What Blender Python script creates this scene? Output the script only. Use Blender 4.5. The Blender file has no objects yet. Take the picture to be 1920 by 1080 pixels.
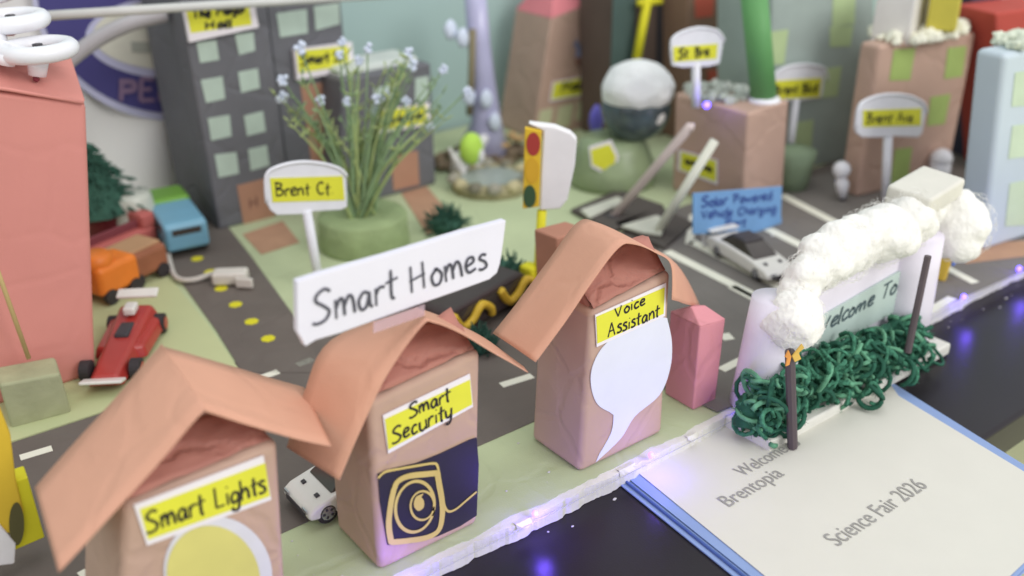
import bpy, bmesh, math, random
from mathutils import Vector, Matrix, noise
random.seed(7)
scene=bpy.context.scene
col=scene.collection
S=.01                     # everything below is written in centimetres
H=40.0                    # lens height above the board, cm
F=1900.0
# ------------------------------------------------------------------ camera
def nrm(v): return v.normalized()
down=nrm(Vector((80,3950,F))); Zi=-down; Xi=Vector((2797,-970,F)); Xi=nrm(Xi-Zi*Xi.dot(Zi)); 
fl=lambda v:Vector((v.x,-v.y,-v.z))
Xc=nrm(fl(Xi)); Zc=nrm(fl(Zi)); Yc=Zc.cross(Xc)
R=Matrix((Xc,Yc,Zc))       # camera -> world
CAM=Vector((0,0,H))
def ray(u,v): return R@Vector(((u-960)/F,-(v-540)/F,-1))
def G(u,v,z=0):            # a measured spot on the level z
    d=ray(u,v); return CAM+d*((z-H)/d.z)
def proj(p):
    q=R.transposed()@(Vector(p)-CAM); return 960+F*q.x/-q.z, 540-F*q.y/-q.z
class Pl:                  # plane through p with normal n (n points to the lens)
    def __init__(s,p,n):
        s.p=Vector(p); s.n=nrm(Vector(n))
        if s.n.dot(CAM-s.p)<0: s.n=-s.n
    def hit(s,u,v,off=0):
        d=ray(u,v); q=s.p+s.n*off; return CAM+d*((q-CAM).dot(s.n)/d.dot(s.n))
def vpl(a,b): return Pl(a,(b-a).cross(Vector((0,0,1))))
def PY(y): return Pl((0,y,0),(0,-1,0))
def FP(base): 
    d=Vector((base.x,base.y,0)); return Pl(base,-d)
def XU(u,y,z=0):           # x so that (x,y,z) is seen in column u
    lo,hi=-100,400
    for _ in range(60):
        m=(lo+hi)/2
        if proj((m,y,z))[0]<u: lo=m
        else: hi=m
    return (lo+hi)/2
def ppcm(p): return F/-(R.transposed()@(Vector(p)-CAM)).z
# ------------------------------------------------------------------ materials
K=.92
def lin(c): 
    c=c/255; return c/12.92 if c<=.04045 else ((c+.055)/1.055)**2.4
MC={}
def M(name,rgb,rough=.75,var=.06,bump=.15,scale=30,k=None,spec=.3,emit=None,metal=0,alpha=None,trans=0,sheen=0,fine=True,crease=0):
    if name in MC: return MC[name]
    m=bpy.data.materials.new(name); m.use_nodes=True; nt=m.node_tree; b=nt.nodes['Principled BSDF']
    c=[min(.86,max(.012,lin(x)/(k or K))) for x in rgb]
    b.inputs['Roughness'].default_value=rough; b.inputs['Specular IOR Level'].default_value=spec
    b.inputs['Metallic'].default_value=metal
    tc=nt.nodes.new('ShaderNodeTexCoord'); n=nt.nodes.new('ShaderNodeTexNoise'); n.inputs['Scale'].default_value=scale; n.inputs['Detail'].default_value=6
    nt.links.new(tc.outputs['Object'],n.inputs['Vector'])
    r=nt.nodes.new('ShaderNodeValToRGB'); nt.links.new(n.outputs['Fac'],r.inputs['Fac'])
    r.color_ramp.elements[0].position=.3; r.color_ramp.elements[1].position=.7
    r.color_ramp.elements[0].color=[x*(1-var) for x in c]+[1]; r.color_ramp.elements[1].color=[min(.9,x*(1+var)) for x in c]+[1]
    nt.links.new(r.outputs['Color'],b.inputs['Base Color'])
    if bump:
        n2=nt.nodes.new('ShaderNodeTexNoise'); n2.inputs['Scale'].default_value=900 if fine else scale*2; n2.inputs['Detail'].default_value=4
        nt.links.new(tc.outputs['Object'],n2.inputs['Vector'])
        n3=nt.nodes.new('ShaderNodeMath'); n3.operation='MULTIPLY_ADD'; n3.inputs[1].default_value=6
        nt.links.new(n.outputs['Fac'],n3.inputs[0]); nt.links.new(n2.outputs['Fac'],n3.inputs[2])
        bp=nt.nodes.new('ShaderNodeBump'); bp.inputs['Strength'].default_value=bump; bp.inputs['Distance'].default_value=.0006
        nt.links.new(n3.outputs[0],bp.inputs['Height']); nt.links.new(bp.outputs['Normal'],b.inputs['Normal'])
        if crease:
            w1=nt.nodes.new('ShaderNodeVectorMath'); w1.operation='MULTIPLY_ADD'; w1.inputs[1].default_value=(.05,.05,.05); nt.links.new(n.outputs['Color'],w1.inputs[0]); nt.links.new(tc.outputs['Object'],w1.inputs[2])
            vo=nt.nodes.new('ShaderNodeTexVoronoi'); vo.feature='DISTANCE_TO_EDGE'; vo.inputs['Scale'].default_value=17; nt.links.new(w1.outputs[0],vo.inputs['Vector'])
            mr=nt.nodes.new('ShaderNodeMapRange'); mr.inputs['From Max'].default_value=.09; mr.interpolation_type='SMOOTHERSTEP'; nt.links.new(vo.outputs['Distance'],mr.inputs['Value'])
            n4=nt.nodes.new('ShaderNodeTexNoise'); n4.inputs['Scale'].default_value=22; n4.inputs['Detail'].default_value=2; nt.links.new(tc.outputs['Object'],n4.inputs['Vector'])
            ad=nt.nodes.new('ShaderNodeMath'); ad.operation='MULTIPLY_ADD'; ad.inputs[1].default_value=3.5; nt.links.new(n4.outputs['Fac'],ad.inputs[0]); nt.links.new(mr.outputs[0],ad.inputs[2])
            b2=nt.nodes.new('ShaderNodeBump'); b2.inputs['Strength'].default_value=crease; b2.inputs['Distance'].default_value=.0025; nt.links.new(ad.outputs[0],b2.inputs['Height']); nt.links.new(bp.outputs['Normal'],b2.inputs['Normal']); nt.links.new(b2.outputs['Normal'],b.inputs['Normal'])
    if emit:
        b.inputs['Emission Color'].default_value=[lin(x) for x in emit[0]]+[1]; b.inputs['Emission Strength'].default_value=emit[1]
    if trans: b.inputs['Transmission Weight'].default_value=trans; b.inputs['IOR'].default_value=1.2
    if sheen: b.inputs['Sheen Weight'].default_value=sheen; b.inputs['Sheen Roughness'].default_value=.6
    MC[name]=m; return m
# ------------------------------------------------------------------ mesh builder
ORG={}
def put(o,label=None,cat=None,group=None,kind=None):
    if label: o['label']=label
    if cat: o['category']=cat
    if group: o['group']=group
    if kind: o['kind']=kind
    return o
def thing(name,loc,label,cat,group=None):
    o=bpy.data.objects.new(name,None); col.objects.link(o); loc=Vector(loc); o.location=loc*S; o.empty_display_size=.01
    ORG[o.name]=loc.copy(); return put(o,label,cat,group)
class MB:
    def __init__(s): s.v=[]; s.f=[]
    def add(s,vs,fs):
        k=len(s.v); s.v+= [Vector(p) for p in vs]; s.f+=[tuple(i+k for i in f) for f in fs]; return s
    def prism(s,pts,d):    # polygon pts extruded by vector d
        n=len(pts); d=Vector(d); a=[Vector(p) for p in pts]; b=[p+d for p in a]
        return s.add(a+b,[tuple(range(n)),tuple(range(2*n-1,n-1,-1))]+[(i,i+n,(i+1)%n+n,(i+1)%n) for i in range(n)])
    def hexa(s,b,t): return s.add(list(b)+list(t),[(3,2,1,0),(4,5,6,7),(0,1,5,4),(1,2,6,5),(2,3,7,6),(3,0,4,7)])
    def box(s,c,sz,rz=0,rx=0,ry=0):
        m=Matrix.Rotation(rz,3,'Z')@Matrix.Rotation(ry,3,'Y')@Matrix.Rotation(rx,3,'X'); c=Vector(c); x,y,z=[q/2 for q in sz]
        P=[c+m@Vector(p) for p in ((-x,-y,-z),(x,-y,-z),(x,y,-z),(-x,y,-z),(-x,-y,z),(x,-y,z),(x,y,z),(-x,y,z))]
        return s.hexa(P[:4],P[4:])
    def tube(s,pts,r,n=8,cap=True):
        pts=[Vector(p) for p in pts]; rr=r if isinstance(r,(list,tuple)) else [r]*len(pts); vs=[]; fs=[]
        up=Vector((0,0,1)); prev=None
        for i,p in enumerate(pts):
            t=(pts[min(i+1,len(pts)-1)]-pts[max(i-1,0)]).normalized()
            if prev is None: a=t.cross(up if abs(t.z)<.9 else Vector((1,0,0))).normalized()
            else: a=(prev-t*prev.dot(t)).normalized()
            prev=a; b=t.cross(a)
            for k in range(n):
                an=2*math.pi*k/n; vs.append(p+(a*math.cos(an)+b*math.sin(an))*rr[i])
        for i in range(len(pts)-1):
            for k in range(n): fs.append((i*n+k,i*n+(k+1)%n,(i+1)*n+(k+1)%n,(i+1)*n+k))
        if cap: fs.append(tuple(range(n))[::-1]); fs.append(tuple(range((len(pts)-1)*n,len(pts)*n)))
        return s.add(vs,fs)
    def lathe(s,c,prof,n=32,ax=None,sq=1):   # prof: (r,z)
        c=Vector(c); ax=nrm(Vector(ax)) if ax else Vector((0,0,1)); a=nrm(ax.cross(Vector((1,0,.01)) if abs(ax.x)<.9 else Vector((0,1,0)))); b=ax.cross(a)
        vs=[];fs=[]
        for r,z in prof:
            for k in range(n):
                an=2*math.pi*k/n; vs.append(c+ax*z+(a*math.cos(an)+b*math.sin(an)*sq)*r)
        for i in range(len(prof)-1):
            for k in range(n): fs.append((i*n+k,i*n+(k+1)%n,(i+1)*n+(k+1)%n,(i+1)*n+k))
        fs.append(tuple(range(n))[::-1]); fs.append(tuple(range((len(prof)-1)*n,len(prof)*n)))
        return s.add(vs,fs)
    def blob(s,c,r,sub=3,amp=0,fr=1,seed=0,m=None):
        r=Vector(r) if not isinstance(r,(int,float)) else Vector((r,r,r)); bm=bmesh.new(); bmesh.ops.create_icosphere(bm,subdivisions=sub,radius=1)
        vs=[]
        for v in bm.verts:
            p=v.co.copy(); q=p*fr+Vector((seed*7.3,seed*3.1,seed))
            k=1+amp*(noise.fractal(q,1,2,4))
            p=Vector((p.x*r.x,p.y*r.y,p.z*r.z))*k
            if m: p=m@p
            vs.append(Vector(c)+p)
        fs=[tuple(v.index for v in f.verts) for f in bm.faces]; bm.free(); return s.add(vs,fs)
    def ribbon(s,pts,n,w):
        pts=[Vector(p) for p in pts]; n=Vector(n); vs=[]; N=len(pts)
        for i,p in enumerate(pts):
            t=(pts[min(i+1,N-1)]-pts[max(i-1,0)]); 
            if t.length<1e-6: t=Vector((1,0,0))
            a=n.cross(t.normalized()); ww=w*(.75 if i in(0,N-1) else 1)
            vs+= [p+a*ww/2,p-a*ww/2]
        return s.add(vs,[(2*i,2*i+1,2*i+3,2*i+2) for i in range(N-1)])
    def sheet(s,rows,th=0):   # grid of points; th offset along normals handled by solidify
        n=len(rows[0]); vs=[p for r in rows for p in r]
        return s.add(vs,[(i*n+j,i*n+j+1,(i+1)*n+j+1,(i+1)*n+j) for i in range(len(rows)-1) for j in range(n-1)])
    def build(s,name,mat,parent=None,smooth=False,bevel=0,solid=0,sub=0,loc=None,seg=2):
        if parent is not None: o0=ORG[parent.name]
        elif loc is not None: o0=Vector(loc)
        else:
            o0=Vector((sum(v.x for v in s.v)/len(s.v),sum(v.y for v in s.v)/len(s.v),min(v.z for v in s.v)))
        me=bpy.data.meshes.new(name); me.from_pydata([(v-o0)*S for v in s.v],[],s.f); me.update()
        bm=bmesh.new(); bm.from_mesh(me)
        if not solid and len(s.f)>1: bmesh.ops.recalc_face_normals(bm,faces=bm.faces)
        bm.to_mesh(me); bm.free()
        for mm in (mat if isinstance(mat,list) else [mat]): me.materials.append(mm)
        o=bpy.data.objects.new(name,me); col.objects.link(o)
        if parent is not None: o.parent=parent
        else: o.location=o0*S
        ORG[o.name]=o0.copy()
        if smooth:
            for p in me.polygons: p.use_smooth=True
        if sub: q=o.modifiers.new('s','SUBSURF'); q.levels=sub; q.render_levels=sub
        if solid: q=o.modifiers.new('t','SOLIDIFY'); q.thickness=solid*S; q.offset=0
        if bevel: 
            q=o.modifiers.new('b','BEVEL'); q.width=bevel*S; q.segments=seg; q.limit_method='ANGLE'; q.angle_limit=math.radians(40); q.harden_normals=False
            for p in me.polygons: p.use_smooth=True
            try:
                wn=o.modifiers.new('w','WEIGHTED_NORMAL'); wn.keep_sharp=True
            except Exception: pass
        return o
def card(parent,name,pl,px,mat,off=.03,th=.04,bevel=0):
    pts=[pl.hit(u,v,off) for u,v in px]; return MB().prism(pts,pl.n*th).build(name,mat,parent,bevel=bevel)
def smooth_line(p,k=5):
    if len(p)<3: return [tuple(a) for a in p]
    out=[]; P=[p[0]]+list(p)+[p[-1]]
    for i in range(1,len(P)-2):
        for j in range(k):
            t=j/k; out.append(tuple(.5*((2*b)+(-a+c)*t+(2*a-5*b+4*c-d)*t*t+(-a+3*b-3*c+d)*t**3) for a,b,c,d in zip(P[i-1],P[i],P[i+1],P[i+2])))
    out.append(tuple(p[-1])); return out
# ------------------------------------------------------------------ handwriting (hand-drawn strokes)
GL={
'S':(.62,[[(.55,.86),(.38,.98),(.14,.86),(.1,.68),(.3,.5),(.48,.28),(.36,.06),(.12,0),(-.04,.06)]]),
'H':(.72,[[(.08,.95),(.05,0)],[(.52,1),(.5,.02)],[(.0,.42),(.58,.55)]]),
'L':(.55,[[(.1,1),(.06,.04)],[(.06,.04),(.45,.06)]]),
'V':(.6,[[(0,.9),(.22,0)],[(.22,0),(.5,.95)]]),
'A':(.66,[[(0,0),(.26,1)],[(.26,1),(.5,0)],[(.08,.38),(.44,.42)]]),
'B':(.6,[[(.08,1),(.06,0)],[(.0,.98),(.36,.9),(.38,.7),(.08,.52)],[(.08,.52),(.45,.42),(.44,.12),(.04,0)]]),
'C':(.6,[[(.5,.82),(.34,.98),(.1,.7),(.08,.3),(.26,.02),(.5,.12)]]),
'M':(.8,[[(.05,0),(.1,1)],[(.1,1),(.32,.35)],[(.32,.35),(.56,1)],[(.56,1),(.62,0)]]),
'T':(.6,[[(0,.95),(.55,1)],[(.28,.97),(.26,0)]]),
'P':(.58,[[(.08,1),(.06,0)],[(.0,.96),(.42,.92),(.42,.58),(.08,.48)]]),
'R':(.6,[[(.08,1),(.06,0)],[(.0,.96),(.42,.92),(.42,.6),(.08,.48)],[(.12,.48),(.48,0)]]),
'W':(.85,[[(0,.9),(.18,0)],[(.18,0),(.36,.7)],[(.36,.7),(.52,0)],[(.52,0),(.76,.95)]]),
'E':(.55,[[(.08,1),(.06,0)],[(.08,1),(.42,.98)],[(.07,.5),(.36,.52)],[(.06,0),(.44,.04)]]),
'a':(.54,[[(.4,.5),(.24,.58),(.06,.34),(.12,.04),(.3,.1),(.42,.5)],[(.42,.55),(.42,.12),(.5,.02)]]),
'b':(.5,[[(.08,1),(.06,0)],[(.06,.4),(.3,.56),(.4,.28),(.22,0),(.06,.04)]]),
'c':(.44,[[(.38,.5),(.22,.58),(.06,.32),(.14,.02),(.4,.1)]]),
'd':(.54,[[(.4,.5),(.2,.56),(.06,.26),(.18,.0),(.4,.14)],[(.42,1),(.42,0)]]),
'e':(.48,[[(.06,.28),(.34,.38),(.34,.56),(.16,.56),(.04,.28),(.14,.02),(.42,.1)]]),
'f':(.4,[[(.4,.9),(.24,1),(.16,.7),(.14,0)],[(0,.52),(.34,.56)]]),
'g':(.52,[[(.4,.5),(.22,.58),(.06,.34),(.14,.06),(.36,.2)],[(.42,.56),(.4,.0),(.3,-.32),(.08,-.28),(.06,-.12)]]),
'h':(.52,[[(.08,1),(.05,0)],[(.06,.3),(.24,.56),(.38,.42),(.4,0)]]),
'i':(.22,[[(.1,.55),(.08,0)],[(.12,.8),(.14,.86)]]),
'l':(.2,[[(.1,1),(.08,.06),(.14,0)]]),
'm':(.76,[[(.06,.6),(.06,0)],[(.06,.3),(.2,.58),(.3,.5),(.32,.02)],[(.32,.3),(.48,.6),(.6,.48),(.64,0)]]),
'n':(.52,[[(.06,.58),(.06,0)],[(.06,.3),(.24,.58),(.38,.46),(.42,0)]]),
'o':(.5,[[(.26,.58),(.06,.36),(.12,.04),(.32,.04),(.42,.34),(.26,.58),(.18,.56)]]),
'p':(.5,[[(.08,.56),(.06,-.34)],[(.06,.4),(.3,.56),(.4,.3),(.22,.02),(.06,.08)]]),
'r':(.4,[[(.08,.58),(.06,0)],[(.06,.34),(.2,.56),(.38,.54)]]),
's':(.42,[[(.36,.54),(.2,.6),(.08,.46),(.28,.28),(.32,.08),(.14,0),(0,.06)]]),
't':(.4,[[(.2,.92),(.16,.1),(.26,.0)],[(0,.54),(.4,.62)]]),
'u':(.52,[[(.06,.56),(.06,.14),(.2,.0),(.38,.16)],[(.4,.58),(.42,0)]]),
'v':(.44,[[(.02,.56),(.18,0)],[(.18,0),(.4,.6)]]),
'w':(.62,[[(.02,.56),(.14,0)],[(.14,0),(.28,.4)],[(.28,.4),(.4,0)],[(.4,0),(.56,.58)]]),
'y':(.5,[[(.06,.56),(.1,.16),(.24,.08),(.38,.24)],[(.42,.58),(.36,-.1),(.2,-.34),(.04,-.24)]]),
'.':(.2,[[(.06,.02),(.1,.06)]]),
'~':(.45,[[(0,.2),(.12,.6),(.2,.1),(.3,.55),(.4,.15)]]),
' ':(.42,[]),
}
def write(parent,name,pl,txt,bl,br,tl,w,mat,off=.1,tr=None):
    """handwritten words on plane pl; bl/br baseline ends and tl cap height above bl (measured points)"""
    A=pl.hit(*bl,off);B=pl.hit(*br,off);C=pl.hit(*tl,off); D=pl.hit(*tr,off) if tr else C+(B-A)
    tot=sum(GL[c][0] for c in txt); x=0; mb=MB(); k=0
    for c in txt:
        a,sts=GL[c]
        jx=random.uniform(-.02,.02); jy=random.uniform(-.04,.04); sc=random.uniform(.93,1.07)
        for st in sts:
            pts=[]
            for (px,py) in smooth_line(st,5):
                s_=(x+jx+px*sc)/tot; t_=py*sc+jy
                pts.append((A+(B-A)*s_)*(1-t_)+(C+(D-C)*s_)*t_+pl.n*(.002*(k%6)))
            mb.ribbon(pts,pl.n,w); k+=1
        x+=a
    return mb.build(name,mat,parent)
def printed(name,txt,A,B,hgt,mat,parent,n=Vector((0,0,1)),squeeze=True):
    cu=bpy.data.curves.new('t','FONT'); cu.body=txt; cu.size=1; ob=bpy.data.objects.new('t',cu); col.objects.link(ob)
    dg=bpy.context.evaluated_depsgraph_get(); me=bpy.data.meshes.new_from_object(ob.evaluated_get(dg)); bpy.data.objects.remove(ob)
    xs=[v.co.x for v in me.vertices]; x0,x1=min(xs),max(xs); d=(B-A); L=d.length; d=d/L; up=n.cross(d)
    mb=MB(); mb.add([A+d*((v.co.x-x0)/(x1-x0)*L)+up*(v.co.y*hgt) for v in me.vertices],[tuple(p.vertices) for p in me.polygons])
    return mb.build(name,mat,parent)

# ------------------------------------------------------------------ palette
green=M('grass_paper',(180,190,152),.85,.07,.3,12,crease=.15)
strip=M('verge_paper',(170,178,150),.85,.04,.15,12)
foam=M('foam_white',(216,214,206),.9,.05,.5,60)
road_m=M('road_paper',(106,98,92),.8,.09,.3,18,crease=.15)
lot_m=M('lot_paper',(116,111,106),.8,.09,.3,18,crease=.15)
dash_m=M('dash_paper',(228,226,210),.8,.04,.1,40)
yel=M('yellow_sticker',(212,204,44),.7,.03,.08,60)
lab=M('label_yellow',(214,212,62),.6,.03,.06,60)
labw=M('label_white',(226,220,224),.6,.02,.08,60)
ink=M('marker_ink',(38,34,36),.6,.05,0,60)
ink2=M('marker_grey',(74,74,84),.6,.1,0,200)
kraft=M('kraft_paper',(184,154,138),.6,.07,.35,14,fine=False,crease=.26)
kraft_s=M('kraft_tape',(172,138,124),.55,.05,.35,14,fine=False)
brick=M('walk_paper',(176,138,112),.8,.08,.2,40)
orange=M('roof_paper',(206,155,131),.72,.06,.3,16,crease=.14)
gablem=M('gable_paper_shaded',(172,118,106),.7,.12,.3,20,crease=.6)  # shade and colour bleed under the roofs, painted in as a redder tone
pinkm=M('pink_paper',(208,138,128),.65,.09,.2,5,crease=.08)
pinks=M('pink_carton',(208,140,148),.6,.05,.2,12,crease=.3)
dark=M('tower_paper',(104,104,109),.7,.05,.2,15,crease=.3)
win=M('window_mint',(176,192,180),.7,.05,.1,60)
winy=M('window_pale',(194,194,158),.7,.05,.1,60)
wing=M('window_green',(158,178,104),.7,.07,.1,40)
door_m=M('door_paper',(172,130,108),.75,.06,.2,30)
white=M('white_plastic',(226,226,232),.35,.02,.03,60,spec=.5)
white2=M('sign_white',(222,222,228),.5,.03,.08,60)
cotton=M('cotton',(226,224,219),.95,.03,.35,25,k=.9,sheen=.3)
blk=M('black_plastic',(66,62,66),.4,.1,.05,60)
tyre=M('tyre_rubber',(54,50,52),.6,.1,.1,90)
rim=M('rim_chrome',(190,190,196),.25,.05,0,60,metal=.8)
glass=M('car_glass',(70,64,60),.15,.1,0,60,spec=.6)
yarn=M('yarn_green',(70,124,100),.95,.45,.8,300,spec=.1)
yarn2=M('pine_green',(52,88,74),.85,.3,.6,120)
cream=M('straw_white',(214,214,200),.5,.03,.05,60)
navy=M('navy_print',(70,66,120),.75,.08,.1,10)

# ------------------------------------------------------------------ setting
YE=40.0     # front edge of the board
def poly(px,z): return [G(u,v,z) for u,v in px]
# table
TZ=-1.3
tm=M('table_top',(40,36,40),.3,.15,.12,8,spec=.25,k=1.0)
yt=G(1870,806,TZ).y
t=thing('table',(80,60,TZ-4),'black table top running under the whole model and the papers','table')
MB().box((80,yt+75,TZ-1.6),(420,150,3.2)).build('table_top',tm,t,bevel=.4)
for x in(-100,260):
    for y in(yt+12,yt+138): MB().tube([(x,y,TZ-3.2),(x,y,-75)],2).build('leg',blk,t)
put(MB().add([(-500,-400,-75),(700,-400,-75),(700,500,-75),(-500,500,-75)],[(0,1,2,3)]).build('floor',M('floor_khaki',(168,160,118),.6,.1,.1,3,k=.35)),kind='structure',)
YW=112.
put(MB().box((80,YW+1,15),(420,2,180)).build('wall',M('wall_teal',(166,190,186),.8,.06,.1,2)),kind='structure')
# board : white foam slab with a torn front edge, green paper glued on it
def edge(x,amp,ofs,seed): return YE+ofs+amp*noise.fractal(Vector((x*.35,seed,0)),1,2,4)+.35*amp*math.sin(x*.21+seed)+.3*amp*noise.fractal(Vector((x*2.3,seed*2,0)),1,2,3)
xs=[-40+i*.2 for i in range(1170)]
def slab(seed,ofs,amp,z0,z1,yb,name,mat,bevel=0,kind='structure'):
    mb=MB(); fr=[(x,edge(x,amp,ofs,seed)) for x in xs]; vs=[];fs=[]
    for x,y in fr: vs+=[(x,y,z0),(x,y,z1),(x,yb,z1)]
    for i in range(len(fr)-1):
        a=3*i;b=3*i+3; fs+=[(a,b,b+1,a+1),(a+1,b+1,b+2,a+2)]
    return put(mb.add(vs,fs).build(name,mat),kind=kind)
b0=slab(3,-.1,.35,-1.25,-.04,YW-.5,'board_base',foam)
g0=slab(9,.5,.25,-.03,0,YW-.6,'ground',green)
# front verge, a slightly greyer strip of the same paper
# torn paper skin lifting along the front edge
fm=MB()
for i in range(6):
    x=random.uniform(8,75); L=random.uniform(.8,3); y=edge(x,.35,-.15,3)
    rows=[]
    for j in range(6):
        xx=x+L*j/5; w=.35*math.sin(math.pi*(j+.3)/5.6)+.05
        rows.append([Vector((xx,y+.3,.02)),Vector((xx,y+.1-w*.3,.05+.1*w)),Vector((xx,y-w*.8,-.1-random.uniform(0,.3)))])
    fm.sheet(rows)
o=fm.build('torn_edge',foam,solid=.04); o['kind']='structure'
mb=MB(); random.seed(77)
for i in range(110):
    x=random.uniform(10,110); y=random.choice([random.uniform(YE+.6,YE+7),random.uniform(YE-2,YE-.6)]); z=0.03 if y>YE else -1.26; r_=random.uniform(.03,.1)
    mb.blob((x,y,z),(r_*random.uniform(1,2),r_,r_*.6),1,.4,1,i)
put(mb.build('foam_crumbs',M('crumb_white',(196,194,188))),kind='stuff')
# roads
def Ypx(u,v): return G(u,v).y
ytop=(Ypx(0,812)+Ypx(440,694))/2; ybot=(Ypx(545,1008)+Ypx(1010,775))/2
def flat(name,pts,mat,z,parent=None,th=.03):
    q=[Vector((p.x,p.y,z)) for p in pts]; return MB().prism(q,(0,0,-th+.005)).build(name,mat,parent)
V=Vector
rd=flat('road',[V((-40,ybot,0)),V((200,ybot,0)),V((200,ytop,0)),V((-40,ytop,0))],road_m,.05); put(rd,kind='structure')
ra=flat('side_road',poly([(262,410),(385,372),(470,480),(585,640),(600,700),(455,700),(405,620),(340,530),(290,470)],0),road_m,.09); put(ra,kind='structure')
lot=flat('parking_lot',poly([(1245,400),(1290,385),(1480,345),(1600,312),(1790,390),(2010,420),(2010,470),(1805,560),(1400,752),(1345,775),(1180,700),(1190,560),(1235,470)],0),lot_m,.13); put(lot,kind='structure')
mk=MB()
def strip_px(a,b,w,z,mb):
    A=G(*a);B=G(*b); d=(B-A).normalized(); n_=V((-d.y,d.x,0))*w/2; A.z=B.z=z
    mb.prism([A-n_,B-n_,B+n_,A+n_],(0,0,-.03))
for a,b in [((38,860),(98,842)),((492,709),(522,698)),((558,686),(586,675)),((940,724),(998,706)),((150,1082),(165,1074)),((232,806),(262,795))]: strip_px(a,b,.75,.09,mk)
for a,b,w in [((1250,474),(1450,575),1.1),((1296,455),(1500,560),1.15),((1440,432),(1560,492),1.15),((1466,368),(1620,448),1.15),((1372,540),(1420,566),.9),((1352,697),(1432,657),.8),((1300,405),(1292,460),.8),((1352,636),(1372,633),1.1),((1728,594),(1785,561),.8),((1742,488),(1828,533),.9)]: strip_px(a,b,w,.17,mk)
o=mk.build('road_markings',dash_m,rd)
mk=MB()
for u,v in [(370,487),(395,512),(415,543),(442,573),(472,605),(503,637)]:
    c=G(u,v); mk.lathe((c.x,c.y,.1),[(.62,0),(.62,.03)],7)
mk.build('road_dots',yel,ra)
# paved walks of brown paper
wk=thing('paths',(0,0,0),None,None); bpy.data.objects.remove(wk)
for px in ([(455,440),(530,415),(562,455),(490,478)],[(262,562),(325,545),(350,590),(290,615)],[(752,362),(800,350),(860,420),(800,440)],[(1790,462),(1950,452),(1950,480),(1810,497)],[(1500,300),(1548,282),(1560,300),(1520,316)],[(180,585),(250,560),(262,585),(185,612)]):
    put(flat('path',poly(px,0),brick,.17 if px[0][0]>1600 else .06),kind='structure')
# left green lawn block (thicker card rim)
lw=poly([(-80,800),(-80,835),(180,758),(448,693),(446,684),(330,585),(250,560),(150,640)],0)
lz=flat('lawn',[V((-40,ytop+.1,0)),G(446,692),G(390,610),G(300,500),G(268,452),V((-30,G(268,452).y,0))],M('lawn_paper',(186,192,146),.85,.04,.15,12),.16,th=.15); put(lz,kind='structure')

# ------------------------------------------------------------------ buildings
def building(name,label,cat,bl,br,tl,tr,depth,mat,side=None,top=None,bevel=.35,z0=0,group=None):
    P0=G(*bl,z0);P1=G(*br,z0); pl=vpl(P0,P1); T0=pl.hit(*tl);T1=pl.hit(*tr); n=-pl.n*depth
    root=thing(name,(P0+P1+n)/2,label,cat,group)
    o=MB().hexa([P0,P1,P1+n,P0+n],[T0,T1,T1+n,T0+n]).build('wall',mat,root,bevel=bevel,seg=4)
    b=dict(root=root,pl=pl,P0=P0,P1=P1,T0=T0,T1=T1,n=n,wall=o)
    b['side']=Pl(P0,(-n).cross(T0-P0)); 
    if b['side'].n.x>0: b['side'].n=-b['side'].n
    return b
def quads(b,name,qs,mat,off=.02,th=.05,pl=None):
    for q in qs: card(b['root'],name,pl or b['pl'],q,mat,off,th)
def label_card(b,outer,inner=None,txt=[],w=.12,pl=None,off=.05,th=.06,shrink=.1,name='label'):
    pl=pl or b['pl']; o=card(b['root'],name,pl,outer,labw,off,th)
    if inner is None:
        cx=sum(p[0] for p in outer)/4; cy=sum(p[1] for p in outer)/4; inner=[(p[0]+(cx-p[0])*shrink,p[1]+(cy-p[1])*shrink*1.6) for p in outer]
    c=[pl.hit(u,v,off+th+.01) for u,v in inner]; MB().prism(c,pl.n*.02).build('yellow_strip',lab,o)
    for (s,bl,br,tl) in txt: write(o,'writing',pl,s,bl,br,tl,w,ink,off+th+.04)
    return o
# dark tower with the hall label
T1=building('paper_tower','dark grey paper tower with mint windows, The Mayor Hall label and brown door','building',(412,432),(548,396),(334,-10),(494,-40),11,dark,bevel=.3)
W1=[[(368,80),(405,75),(411,112),(375,118)],[(376,150),(417,143),(422,185),(386,193)],[(389,222),(430,215),(434,255),(396,264)],[(402,290),(443,285),(448,325),(410,333)],
 [(440,65),(475,60),(478,95),(448,103)],[(446,135),(483,128),(487,165),(452,174)],[(457,217),(493,208),(498,246),(463,255)],[(465,280),(500,272),(505,310),(470,320)]]
quads(T1,'window',W1,win); quads(T1,'door',[[(444,348),(506,332),(517,412),(458,428)]],door_m)
write(T1['root'],'door_mark',T1['pl'],'H',(468,392),(488,387),(466,372),.22,M('door_ink',(120,84,76)),.09)
label_card(T1,[(340,14),(472,-2),(481,50),(352,78)],[(349,20),(466,8),(472,46),(358,62)],[('The Mayor',(362,36),(464,22),(360,18)),('Hall',(385,56),(435,50),(384,41))],.3,off=.3,th=.5)
# second tower
T2=building('paper_tower','dark grey paper tower behind the flower pot with tall brown door and yellow label','building',(548,392),(672,352),(496,-20),(636,-40),9,dark,bevel=.3)
quads(T2,'window',[[(518,25),(575,17),(577,62),(525,70)],[(588,12),(635,6),(637,45),(592,57)]],win); quads(T2,'door',[[(563,160),(637,150),(652,330),(590,345)]],door_m)
label_card(T2,[(547,92),(655,78),(660,130),(553,149)],[(556,96),(652,86),(655,122),(560,137)],[('Smart St.',(565,122),(650,112),(563,104))],.3,off=.3,th=.5)
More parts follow.
